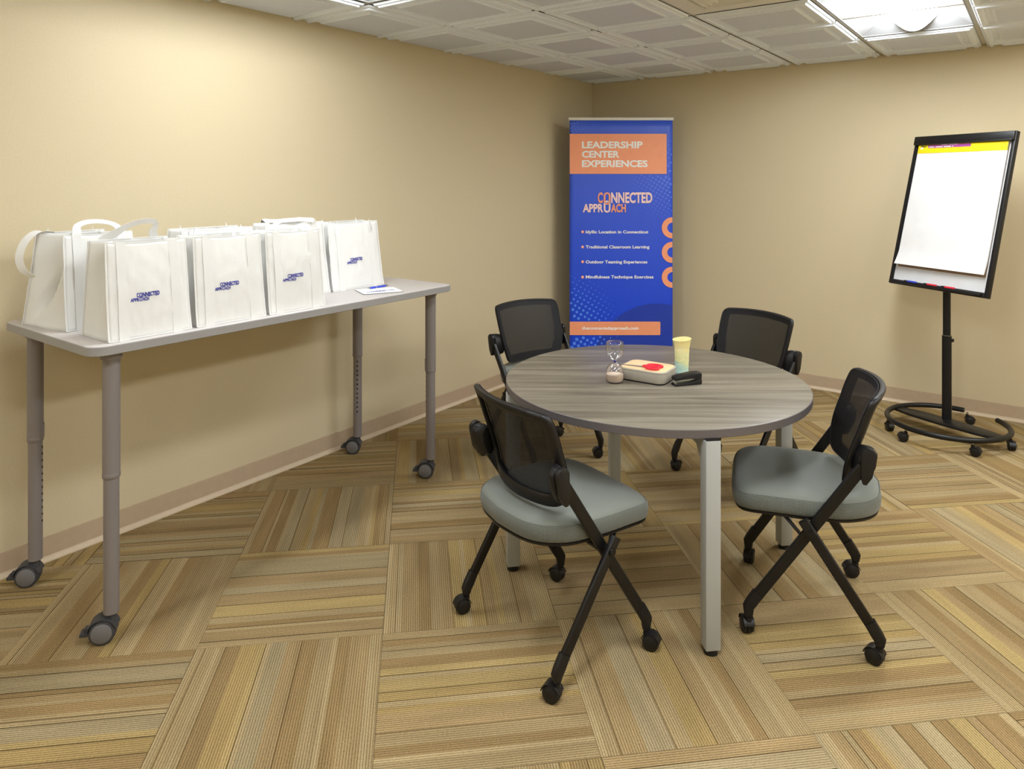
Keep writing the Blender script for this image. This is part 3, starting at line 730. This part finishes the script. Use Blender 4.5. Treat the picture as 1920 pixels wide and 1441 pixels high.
# ================================================================== LONG TABLE
LX0, LX1, LY0, LY1, LZ = .06, .825, -4.625, -2.850, 1.020
lt = empty('standing_table', ((LX0+LX1)/2, (LY0+LY1)/2, 0)); tag(lt, 'long grey standing-height table on casters against the left wall', 'table')
w_, d_ = LX1-LX0, LY1-LY0
def sl(k, z): return [(x, y, z) for x, y in rrect(w_-2*k, d_-2*k, .055-k, 8)]
mb = MB(); mb.rings([sl(.002, LZ-.0008), sl(.004, LZ)], 0, (False, True)); mb.build('table_top', m_ltop, lt, smooth=30)
mb = MB(); mb.rings([sl(.003, LZ-.032), sl(0, LZ-.030), sl(0, LZ-.003), sl(.002, LZ-.0008)], 0, (True, False)); mb.build('edge_band', m_ledge, lt, smooth=30)
bx0, by0 = lt.location.x, lt.location.y
legs = [(.745, -4.528, 1, -1), (.155, -4.545, -1, -1), (.135, -2.905, -1, 1), (.700, -2.900, 1, 1)]
for lx, ly, sx, sy in legs:
    x, y = lx-bx0, ly-by0
    din = Vector((-sx, -sy, 0)).normalized()
    mb = MB(); mb.cyl((x, y, .557), (x, y, LZ-.033), .0275, n=32); mb.lathe([(.0275, .557), (.0283, .558), (.0283, .570), (.0275, .572)], (x, y, 0), n=32, cap=(False, False))
    leg = mb.build('upper_leg', m_gtube, lt)
    mb = MB(); mb.cyl((x, y, .098), (x, y, .565), .0245, n=32); low = mb.build('lower_leg', m_gtube, lt)
    mb = MB()
    for k in range(13):
        z = .245+.026*k
        if z > .55: break
        p = Vector((x, y, z))+din*.0243; mb.cyl(p, p+din*.0007, .0045, n=12)
    h = mb.build('adjustment_hole', m_hole, low); h['kind'] = 'stuff'
    mb = MB()
    for z in (.585, .609):
        p = Vector((x, y, z))+din*.0273; mb.cyl(p, p+din*.0007, .0045, n=12)
    mb.build('adjustment_hole', m_hole, leg)
    mb = MB(); p = Vector((x, y, .597))+din*.027; sd = din.cross(Vector((0, 0, 1)))
    mb.sweep([p+Vector((0, 0, -.028)), p+Vector((0, 0, .028))], [(a, b) for a, b in rrect(.016, .006, .002, 2)], tuple(din)); mb.build('lock_plate', m_gtube, leg, bevel=.001)
    for h_ in (leg,):
        pass
    # top plate and slanted bracket
    mb = MB(); mb.box((x, y, LZ-.035), (.12, .12, .004)); mb.cyl((x, y, LZ-.06), (x, y, LZ-.036), .034, n=28)
    mb.prism([(0, LZ-.037), (.10, LZ-.037), (.10, LZ-.042), (.0, LZ-.075)], -.012, .012, 0, lambda a, z, b: (x+din.x*a-din.y*b, y+din.y*a+din.x*b, z)); mb.build('leg_mount', m_gtube, lt, bevel=.001)
    caster(lt, (x, y, 0), {(.745): radians(-38), (.155): radians(-40), (.135): radians(-55), (.700): radians(-58)}[lx]+radians(0), 'grey', .041)

# ---- tote bags
def tote(x_front, y0, y1, depth, label, H=.333, rot=0, seed=0, taper=.55, fold=.05, fmode=130, bmode=140, lean=0, print_=True, skew=0, hl=.13, hb=None, topin=.0, px_=0.0, hang=False):
    """bag with its printed front facing +X; local x = along the table, front at local -y"""
    W = y1-y0; cx_, cy_ = x_front-depth/2, (y0+y1)/2
    r = empty('tote_bag', (cx_, cy_, LZ), pi/2+rot); tag(r, label, 'bag', 'white printed tote bags on the grey table')
    def dy(t): return depth*(1-(1-taper)*t**.8)/2
    def wr(u, t, k=0): return .0035*noise.noise((u*9+seed, t*7+k, seed*3.1))*min(1, 4*t*(1.05-t)+.1)
    def front(u, t):   # u -1..1, t 0..1
        x = u*W/2*(1-.03*t-topin*t)+skew*t
        return Vector((x, -dy(t)-.010*sin(pi*t)*(1-u*u)+wr(u, t)+lean*t, t*H-.006*(1-u*u)*t**4))
    def back(u, t): return Vector((u*W/2*(1-.03*t-topin*t)+skew*t, dy(t)+.008*sin(pi*t)*(1-u*u)+wr(u, t, 5)+lean*t, t*H))
    def gus(s, v, t):  # s side, v -1..1 front to back
        p = front(s, t).lerp(back(s, t), (v+1)/2); f = fold*(1-abs(v))*t**.7
        p.x -= s*f; p.x += s*.012*sin(pi*t)*(1-t)*(1-v*v)
        if hang: p.x -= s*min(1, t*7)*(.055*max(0, 1-abs(v+.15-(1-2*t)*.75)/.30)*sin(pi*min(1, t*1.15))-.022*max(0, 1-abs(v-.45+t)/.5)*(1-t)); p.y += min(1, t*7)*.016*sin(5*t+2*v)*(1-v*v)
        return p
    nu, nt = 26, 26; mb = MB()
    def grid(fn, a, b):
        vs = [fn(-1+2*i/a, j/b) for j in range(b+1) for i in range(a+1)]
        mb.add(vs, [(j*(a+1)+i, j*(a+1)+i+1, (j+1)*(a+1)+i+1, (j+1)*(a+1)+i) for j in range(b) for i in range(a)])
    grid(front, nu, nt); grid(back, nu, nt); grid(lambda v, t: gus(1, v, t), 16, nt); grid(lambda v, t: gus(-1, v, t), 16, nt)
    mb.add([front(-1, 0)+Vector((0, 0, .0015)), front(1, 0)+Vector((0, 0, .0015)), back(1, 0)+Vector((0, 0, .0015)), back(-1, 0)+Vector((0, 0, .0015))], [(0, 1, 2, 3)])
    body = mb.build('bag_body', m_bag, r, smooth=50)
    so = body.modifiers.new('thick', 'SOLIDIFY'); so.thickness = .0011; so.offset = 0
    # stitched seams along the four upright edges and the rim
    mb = MB()
    for fn in (front, back):
        for s in (-1, 1):
            mb.sweep([fn(s, k/10)+Vector((s*.0015, 0, .0025 if k == 0 else 0)) for k in range(11)], rrect(.0065, .0022, .0008, 1), (0, 1, 0))
        mb.sweep([fn(-1+2*k/12, .995)+Vector((0, 0, .001)) for k in range(13)], rrect(.0022, .005, .0008, 1), (0, 0, 1))
    mb.sweep([front(-1+2*k/12, 0)+Vector((0, -.0005, .003)) for k in range(13)], rrect(.0022, .0045, .0008, 1), (0, 0, 1))
    mb.build('seam_binding', m_bag, r)
    # straps: up the panel, then over as a loop
    for fn, sg, ph in ((front, -1, fmode), (back, 1, bmode)):
        mb = MB(); us = .66; pts = []; sw = .017
        a = [fn(-us, k/10)+Vector((0, sg*.0018, 0)) for k in range(11)]; b = [fn(us, k/10)+Vector((0, sg*.0018, 0)) for k in range(11)]
        pa, pb = a[-1], b[-1]; ctr = (pa+pb)/2; hw = (pb-pa).length/2; loop = []; A = radians(ph)*(1 if sg < 0 else -1)
        for k in range(1, 16):
            q = pi*k/16; lx_, lz_ = -hw*cos(q), (hl if sg < 0 or hb is None else hb)*sin(q)**.75
            wob = .010*noise.noise((k*.35, seed*2.3, ph*.01))
            bend = min(1, lz_/.03)
            yy = lz_*sin(A)*bend; zz = lz_*(cos(A)*bend+(1-bend))+.004
            loop.append(Vector((ctr.x+lx_+((.9*lz_-.25*lx_) if sg > 0 and hb == .062 else 0), ctr.y+yy+wob, ctr.z+zz)))
        P = a+loop+b[::-1]; n = len(P); rs = []
        for k, p in enumerate(P):
            t = (P[min(k+1, n-1)]-P[max(k-1, 0)]).normalized()
            nrm = Vector((0, 1, 0))
            if 10 < k < n-11:
                nrm = Vector((0, cos(A), -sin(A)))*(1 if True else 1)
            side = t.cross(nrm)
            if side.length < .2: side = Vector((0, 0, 1))
            side.normalize(); nn = side.cross(t).normalized(); sw = .017 if not 10 < k < n-11 else .017-.007*min(1, (k-10)/4, (n-11-k)/4)
            rs.append([p-side*sw+nn*.0006, p+side*sw+nn*.0006, p+side*sw-nn*.0006, p-side*sw-nn*.0006])
        mb.rings(rs, 0); mb.build('handle', m_bag, r, smooth=60)
    if hang:   # second handle slumped over the far top corner
        c = back(-1, 1); P = smoothpath([c+Vector(v) for v in ((.05, -.03, .002), (.0, .0, .004), (-.035, .012, -.03), (-.052, .016, -.085), (-.040, .014, -.135), (-.006, .01, -.165))], 6); rs = []
        for k, p in enumerate(P):
            t = (P[min(k+1, len(P)-1)]-P[max(k-1, 0)]).normalized(); sd = Vector((.55, -.8, 0)); sd = (sd-t*sd.dot(t)).normalized(); nn = sd.cross(t)
            rs.append([p-sd*.014+nn*.0006, p+sd*.014+nn*.0006, p+sd*.014-nn*.0006, p-sd*.014-nn*.0006])
        mb = MB(); mb.rings(rs, 0); mb.build('handle', m_bag, r, smooth=60)
    if print_:
        mb = MB(); Wl = .102
        def fn2(x, y):
            u = x/(W/2); t = y/H; p = front(u, t); return p+Vector((0, -.0026, 0))
        logo(mb, -.071+px_, .126, Wl, fn2, bold=.045); mb.build('printed_logo', m_logo, r, smooth=0)
    return r
tote(.790, -4.553, -4.270, .205, 'front row tote bag nearest the camera end of the table', seed=1, fmode=128, bmode=20, taper=.62, hb=.062)
tote(.790, -4.243, -3.958, .190, 'second tote bag of the front row, between two printed bags', seed=2, fmode=140, bmode=150, taper=.6)
tote(.790, -3.935, -3.664, .185, 'third and rightmost tote bag of the front row', seed=3, fmode=115, bmode=150, taper=.6)
tote(.470, -4.585, -4.290, .290, 'crumpled tote bag in the back left corner with a dangling handle', seed=4, rot=radians(8), fmode=40, bmode=-150, fold=.085, taper=.62, lean=.0, print_=False, hang=True, hl=.055, hb=.16, topin=.10, H=.345)
tote(.520, -4.135, -3.810, .200, 'back row tote bag behind the second front bag', seed=5, fmode=160, bmode=165, taper=.55, H=.34)
tote(.520, -3.740, -3.415, .200, 'back row tote bag behind the third front bag', seed=6, fmode=20, bmode=150, taper=.45, hl=.014, H=.345)
tote(.525, -3.395, -3.070, .200, 'tote bag at the right end of the back row, beside the bare table end', seed=8, fmode=155, bmode=160, taper=.5)

# ---- card and pen
cd = empty('printed_card', (.672, -3.238, LZ), atan2(.209, .073)-.0); tag(cd, 'white rounded card with blue lettering under the pen', 'card')
cd.rotation_euler = (0, 0, radians(64))
mb = MB(); mb.rings([rr3(.200, .165, .012, .0), rr3(.200, .165, .012, .0028)], 0); mb.build('card_core', m_gloop, cd)
mb = MB(); mb.rings([rr3(.197, .162, .011, .0028), rr3(.196, .161, .011, .0034)], 0); mb.build('card_face', m_white, cd)
mb = MB(); logo(mb, -.075, -.045, .150, lambda x, y: (x, y, .0037), bold=.03); mb.build('printed_logo', m_logo, cd, smooth=0)
pn = empty('ballpoint_pen', (.607, -3.185, LZ+.0034+.0052), radians(87)); tag(pn, 'blue ballpoint pen with silver tip lying on the white card', 'pen')
mb = MB(); mb.lathe([(.0052, -.052), (.0052, -.016)], axis='x', n=18); mb.lathe([(.0052, -.012), (.0050, .045), (.0046, .050)], axis='x', n=18); mb.build('barrel', m_bluep, pn)
mb = MB(); mb.lathe([(.0010, -.070), (.0022, -.064), (.0048, -.053)], axis='x', n=18); mb.build('tip', m_steel, pn)
mb = MB(); mb.lathe([(.00515, -.016), (.0053, -.0155), (.0053, -.0125), (.00515, -.012)], axis='x', n=18); mb.build('ring', m_steel, pn)
mb = MB(); mb.lathe([(.0044, .050), (.0040, .058), (.0025, .060), (.0025, .068)], axis='x', n=18); mb.box((.040, 0, .0066), (.038, .004, .0012)); mb.box((.056, 0, .0050), (.003, .004, .004)); mb.build('clip', m_steel, pn)

# ================================================================== BANNER
BD = 5.83; fwd = Vector((-sin(TH), cos(TH), 0)); rgt = Vector((cos(TH), sin(TH), 0))
bl = Vector((CX, CY, 0))+fwd*BD+rgt*((1164.5-960)/FPX*BD); BTOP = 2.078; K = 718.0
bn = empty('roll_up_banner', (bl.x, bl.y, 0), TH-.0); tag(bn, 'tall blue and orange roll-up banner with white lettering in the room corner', 'banner')
# local: x right, -y towards the room
def bxz(px, py): return ((px-387)/K, BTOP-(py-57)/K)
def plane(off): return lambda px, py: Vector((bxz(px, py)[0], -off, bxz(px, py)[1]))
def hw(z): return .425-.006*(1-z/BTOP) if False else .421
mb = MB(); nx_, nz_ = 24, 30
def bp(i, j): x = -.421+.842*i/nx_; z = .085+(BTOP-.02-.085)*j/nz_; return (x, .0010*sin(x*22)*(z/2)**3, z)
vs = [bp(i, j) for j in range(nz_+1) for i in range(nx_+1)]
mb.add(vs, [(j*(nx_+1)+i, j*(nx_+1)+i+1, (j+1)*(nx_+1)+i+1, (j+1)*(nx_+1)+i) for j in range(nz_) for i in range(nx_)])
o = mb.build('banner_sheet', m_banner, bn, smooth=80); sm = o.modifiers.new('thick', 'SOLIDIFY'); sm.thickness = .0006; sm.offset = -1
mb = MB(); mb.sweep([(-.428, 0, BTOP-.012), (.428, 0, BTOP-.012)], rrect(.012, .024, .004), (0, 0, 1)); mb.build('top_rail', m_alu, bn)
mb = MB(); mb.sweep([(-.44, .01, .045), (.44, .01, .045)], rrect(.11, .085, .03), (0, 0, 1)); mb.build('base_cassette', m_alu, bn)
mb = MB(); mb.cyl((0, .03, .08), (0, .012, BTOP-.02), .009, n=12); mb.build('support_pole', m_alu, bn)
for s in (-1, 1):
    mb = MB(); mb.box((s*.3, .0, .0035), (.035, .34, .007)); mb.build('foot', m_alu, bn, bevel=.002)
def rectp(name, x0, y0, x1, y1, mat, off, rad=0):
    mb = MB(); f = plane(off); P = [(x0, y0), (x1, y0), (x1, y1), (x0, y1)]
    if rad: P = [(x0, y0)]+[(x1-rad+rad*sin(a), y0+rad-rad*cos(a)) for a in [pi/2*k/4 for k in range(5)]]+[(x1-rad+rad*cos(a), y1-rad+rad*sin(a)) for a in [pi/2*k/4 for k in range(5)]]+[(x0, y1)]
    mb.add([f(*p) for p in P], [tuple(range(len(P)))]); return mb.build(name, mat, bn, smooth=0)
E1, E2, E3 = .0030, .0038, .0046
XL, XR = 85.5, 688.5
# dark curve at the lower right, clipped to the sheet
mb = MB(); P = []; cxx, cyy, R1 = 600, 1500, 352
for k in range(41):
    a = pi*k/40; x = cxx-R1*cos(a)*1.05; y = cyy-R1*sin(a)
    if x < XR and y < 1440: P.append((x, y))
yr = cyy-R1*sqrt(max(0, 1-((XR-cxx)/(R1*1.05))**2)); P += [(XR, yr), (XR, 1440)]; P.append((P[0][0], 1440))
mb.add([plane(E1)(*p) for p in P], [tuple(range(len(P)))]); mb.build('printed_curve', m_navy, bn, smooth=0)
def dots(name, cx0, cy0, R0, pitch, rmax, box, mat, ang, pw=1.0, ell=(1, 1)):
    mb = MB(); c, s = cos(ang), sin(ang); n = int(R0*1.5/pitch)+2; f = plane(E2)
    for i in range(-n, n):
        for j in range(-n, n):
            x = cx0+(i*c-j*s)*pitch; y = cy0+(i*s+j*c)*pitch
            d = sqrt(((x-cx0)/ell[0])**2+((y-cy0)/ell[1])**2)/R0
            if d >= 1: continue
            r = rmax*(1-d)**pw
            if r < 1.2: continue
            if not any(a+r < x < b_-r and e+r < y < g-r for a, e, b_, g in box): continue
            mb.add([f(x+r*cos(2*pi*q/10), y+r*sin(2*pi*q/10)) for q in range(10)], [tuple(range(10))])
    o = mb.build(name, mat, bn, smooth=0); o['kind'] = 'stuff'
dots('halftone_dots', 80, 1330, 340, 27.5, 12, [(XL, 960, XR, 1252), (XL, 1335, XR, 1436)], m_dot, radians(31), .75, (.95, 1.15))
dots('halftone_dots', 680, 400, 330, 21.5, 9.5, [(655, 130, XR, 388), (400, 391, XR, 655)], m_dot2, radians(31), .8, (.85, .95))
dots('halftone_dots', 80, 70, 200, 12.5, 6.0, [(XL, 78, XR, 151)], m_dot2, radians(31), .6, (.9, 1.0))
rectp('orange_panel', XL, 153, 654, 388, m_orange, E2+.0006); rectp('orange_strip', XL, 1254, 617, 1333, m_orange, E2+.0006, 6)
for k, cyy in enumerate((704, 848, 994)):
    mb = MB(); f = plane(E2+.0004); A, B = [], []; Ro, Ri = 62, 30; cc_ = XR-1
    for q in range(25):
        a = pi/2+pi*q/24; A.append(f(cc_+Ro*cos(a), cyy+Ro*sin(a))); B.append(f(cc_+Ri*cos(a), cyy+Ri*sin(a)))
    mb.add(A+B, [(q, q+1, 25+q+1, 25+q) for q in range(24)]); mb.build('printed_ring', m_orange, bn, smooth=0)
mb = MB(); f = plane(E3)
def bt(txt, x0, x1, base, cap, bold=.04):
    v, fc = glyphs(txt, bold); hv, _ = glyphs('H', bold); ch = max(p[1] for p in hv)-min(p[1] for p in hv); b0 = min(p[1] for p in hv)
    a, b = min(p[0] for p in v), max(p[0] for p in v); sx = (x1-x0)/(b-a); sy = cap/ch
    mb.add([f(x0+(p[0]-a)*sx, base-(p[1]-b0)*sy) for p in v], fc)
bt('LEADERSHIP', 157, 513, 238, 40, .035); bt('CENTER', 157, 377, 293, 40, .035); bt('EXPERIENCES', 157, 543, 348, 40, .035)
mb.build('headline', m_white, bn, smooth=0)
for tx, x1, yb in (('Idyllic Location in Connecticut', 547, 737), ('Traditional Classroom Learning', 553, 825), ('Outdoor Teaming Experiences', 541, 913), ('Mindfulness Technique Exercises', 577, 1001)):
    mb = MB(); bt(tx, 179, x1, yb, 18, .028); mb.build('list_line', m_white, bn, smooth=0)
mb = MB(); bt('theconnectedapproach.com', 157, 489, 1301, 18, .028); mb.build('web_address', m_white, bn, smooth=0)
def disc(mb, px, py, r, mi, off_):
    g = plane(off_); mb.add([g(px+r*cos(2*pi*q/16), py+r*sin(2*pi*q/16)) for q in range(16)], [tuple(range(16))], mi)
for yb in (728, 816, 903, 993):
    mb = MB(); disc(mb, 161, yb, 8.5, 0, E3-.0004); disc(mb, 161, yb, 4, 1, E3); mb.build('bullet_mark', [m_orange, m_pink], bn, smooth=0)
mb = MB(); logo(mb, 0, 0, 408, lambda x, y: plane(E3)(162+x, 615-y), (0, 1), .035); mb.build('printed_logo', [m_orange, m_pink], bn, smooth=0)

# ================================================================== FLIP CHART
fc = empty('flip_chart_easel', (2.816, -.492, 0), 0); tag(fc, 'black mobile flip chart easel with whiteboard in the back right corner', 'easel')
ang = radians(-24); cx_, cy_, Rr = .006, -.068, .325
def basept(a, r=Rr, z=.085): return (cx_+r*cos(a), cy_+r*sin(a), z)
# C-shaped tube; gap at the back right
mb = MB(); a0, a1 = radians(40), radians(40-360+38)
mb.sweep([basept(a0+(a1-a0)*k/60) for k in range(61)], circ(.0155, 14), (0, 0, 1)); mb.build('base_ring', m_blackp, fc)
R3 = Matrix.Rotation(ang, 3, 'Z')
mb = MB(); P = [(-.315, -.035), (-.2, -.062), (0, -.07), (.2, -.062), (.315, -.035), (.315, .035), (.2, .062), (0, .07), (-.2, .062), (-.315, .035)]
mb.prism(P, .068, .084, 0, lambda x, y, z: R3 @ Vector((x, y, z))+Vector((cx_, cy_+.01, 0))); mb.build('crossbar', m_blackp, fc, bevel=.004)
for a, rz in ((-160, 40), (-125, -60), (-62, 70), (-8, 20), (75, 110)):
    p = basept(radians(a)); c = caster(fc, (p[0], p[1], 0), radians(rz), 'black', .0255)
    mb = MB(); mb.cyl((0, 0, .055), (0, 0, .076), .006, n=10); mb.build('stem', m_steel, c)
mb = MB(); mb.sweep([(0, 0, .08), (0, 0, .60)], rrect(.052, .046, .014), (0, 1, 0)); mb.build('lower_post', m_blackp, fc)
mb = MB(); mb.sweep([(0, 0, .585), (0, 0, .99)], rrect(.042, .036, .011), (0, 1, 0)); mb.build('upper_post', m_blackp, fc)
mb = MB(); mb.sweep([(0, 0, .597), (0, 0, .603)], rrect(.046, .040, .012), (0, 1, 0)); mb.build('post_collar', m_steel, fc)
mb = MB(); mb.cyl((.024, -.008, .575), (.036, -.012, .575), .011, n=14); mb.build('height_knob', m_black, fc)
# board frame: local board axes
bu = Vector((cos(radians(-34)), sin(radians(-34)), 0)); bnm = Vector((-sin(radians(34)), -cos(radians(34)), 0))  # normal towards camera side
LEAN = math.asin(.245)
bv = (Vector((0, 0, 1))*cos(LEAN)-bnm*sin(LEAN)).normalized(); bnn = bu.cross(bv).normalized()
if bnn.dot(bnm) < 0: bnn = -bnn
BW, BH = .68, 1.0
B0 = Vector((2.762, -.563, .885))-fc.location     # middle of the lower edge
def bd(x, y, z=0): return B0+bu*x+bv*y+bnn*z
def bbox_(mb, x0, x1, y0, y1, z0, z1, mi=0):
    mb.add([bd(x, y, z) for x in (x0, x1) for y in (y0, y1) for z in (z0, z1)], [(0, 1, 3, 2), (4, 6, 7, 5), (0, 4, 5, 1), (2, 3, 7, 6), (0, 2, 6, 4), (1, 5, 7, 3)], mi); return mb
bbox_(MB(), -BW/2+.006, BW/2-.006, .006, BH-.006, -.014, -.002).build('writing_board', m_board, fc)
for nm, q in (('frame_side', (-BW/2, -BW/2+.022, 0, BH)), ('frame_side', (BW/2-.022, BW/2, 0, BH)), ('frame_bottom', (-BW/2+.02, BW/2-.02, 0, .030))):
    bbox_(MB(), q[0], q[1], q[2], q[3], -.020, .012).build(nm, m_black, fc, bevel=.004)
bbox_(MB(), -BW/2+.03, BW/2-.03, .006, .022, .010, .036).build('pen_tray', m_black, fc, bevel=.003)
bbox_(bbox_(MB(), -BW/2+.002, BW/2-.004, BH-.058, BH-.004, .0, .026), -BW/2+.006, BW/2-.01, BH-.064, BH-.054, .006, .030).build('clamp_bar', m_black, fc, bevel=.004)
mb = MB(); bbox_(mb, -.07, .07, .14, .34, -.035, -.012); mb.build('board_mount', m_blackp, fc, bevel=.004)
mb = MB(); q0 = bd(0, .22, -.03); mb.cyl(q0, (0, 0, .975), .016, n=14); mb.build('tilt_arm', m_blackp, fc)
# pad of paper
pd = empty('paper_pad', tuple(fc.location)); tag(pd, 'white easel paper pad with yellow header hanging from the clamp bar', 'paper pad')
PW = .606
bbox_(MB(), -PW/2+.004, PW/2-.002, .118, BH-.062, -.0015, .004).build('cardboard_back', m_kraft, pd)
mb = MB(); nx_, ny_ = 14, 20; vs = []
for s_ in (0, 1):
    for j in range(ny_+1):
        for i in range(nx_+1):
            x = -PW/2+PW*i/nx_; t = j/ny_; y = (BH-.064)-(BH-.064-.130)*t
            curl = .018*max(0, (t-.86)/.14)**1.5*(1.3-.6*i/nx_)
            vs.append(bd(x, y, .0050+.0075*(1-s_)+curl+.0012*noise.noise((i*.5, j*.5, 0))*(1-s_)))
m1 = (nx_+1)*(ny_+1); W1 = nx_+1; fs = []
for j in range(ny_):
    for i in range(nx_): q = (j*W1+i, j*W1+i+1, (j+1)*W1+i+1, (j+1)*W1+i); fs += [q, tuple(m1+k for k in reversed(q))]
for j in range(ny_): fs += [(j*W1, (j+1)*W1, m1+(j+1)*W1, m1+j*W1), (j*W1+nx_, m1+j*W1+nx_, m1+(j+1)*W1+nx_, (j+1)*W1+nx_)]
for i in range(nx_): fs += [(i, m1+i, m1+i+1, i+1), (ny_*W1+i, ny_*W1+i+1, m1+ny_*W1+i+1, m1+ny_*W1+i)]
mb.add(vs, fs); mb.build('paper_sheets', m_paper, pd, smooth=50)
ZH = .0150
bbox_(MB(), -PW/2, PW/2, BH-.119, BH-.058, .004, ZH).build('header_strip', m_yellow, pd)
f3 = lambda off_: (lambda x, y: bd(x, y, ZH+off_))
mb = MB(); g = f3(.0006); mb.add([g(*p) for p in ((-.225, BH-.086), (.070, BH-.086), (.070, BH-.066), (-.235, BH-.066))], [(0, 1, 2, 3)]); mb.build('purple_band', m_purple, pd, smooth=0)
mb = MB(); g = f3(.0012)
for x0, x1 in ((-.222, -.185), (-.175, -.125), (-.115, -.065), (-.055, -.048)): mb.add([g(*p) for p in ((x0, BH-.0815), (x1, BH-.0815), (x1, BH-.0765), (x0, BH-.0765))], [(0, 1, 2, 3)])
for x0, x1 in ((-.135, -.09), (-.08, -.02)): mb.add([g(*p) for p in ((x0, BH-.069), (x1, BH-.069), (x1, BH-.0655), (x0, BH-.0655))], [(0, 1, 2, 3)])
mb.add([g(*p) for p in ((-.285, BH-.092), (-.262, BH-.089), (-.268, BH-.078), (-.282, BH-.080))], [(0, 1, 2, 3)]); mb.build('header_marks', m_white, pd, smooth=0)
mb = MB(); text(mb, 'Post-it', -.282, -.242, BH-.079, .013, f3(.0014), 0, .04); mb.build('header_lettering', m_ink, pd, smooth=0)
mb = MB(); g = f3(.001); mb.add([g(.284+.003*cos(q), BH-.080+.003*sin(q)) for q in [2*pi*k/8 for k in range(8)]], [tuple(range(8))]); mb.build('header_dot', m_red, pd, smooth=0)
# markers in the pen tray
for x, mt, lb in ((-.155, m_bluep, 'blue marker at the left of the flip chart pen tray'), (-.012, m_red, 'red marker in the middle of the flip chart pen tray'), (.110, m_red, 'red marker at the right of the flip chart pen tray')):
    p = fc.location+bd(x, .0250, .024); mk = empty('marker', tuple(p)); tag(mk, lb, 'marker', 'whiteboard markers in the pen tray')
    mb = MB(); mb.cyl(-bu*.03, bu*.03, .0078, n=14); mb.build('cap', mt, mk)
    mb = MB(); mb.cyl(-bu*.055, -bu*.031, .0072, n=14); mb.build('barrel', m_black, mk)
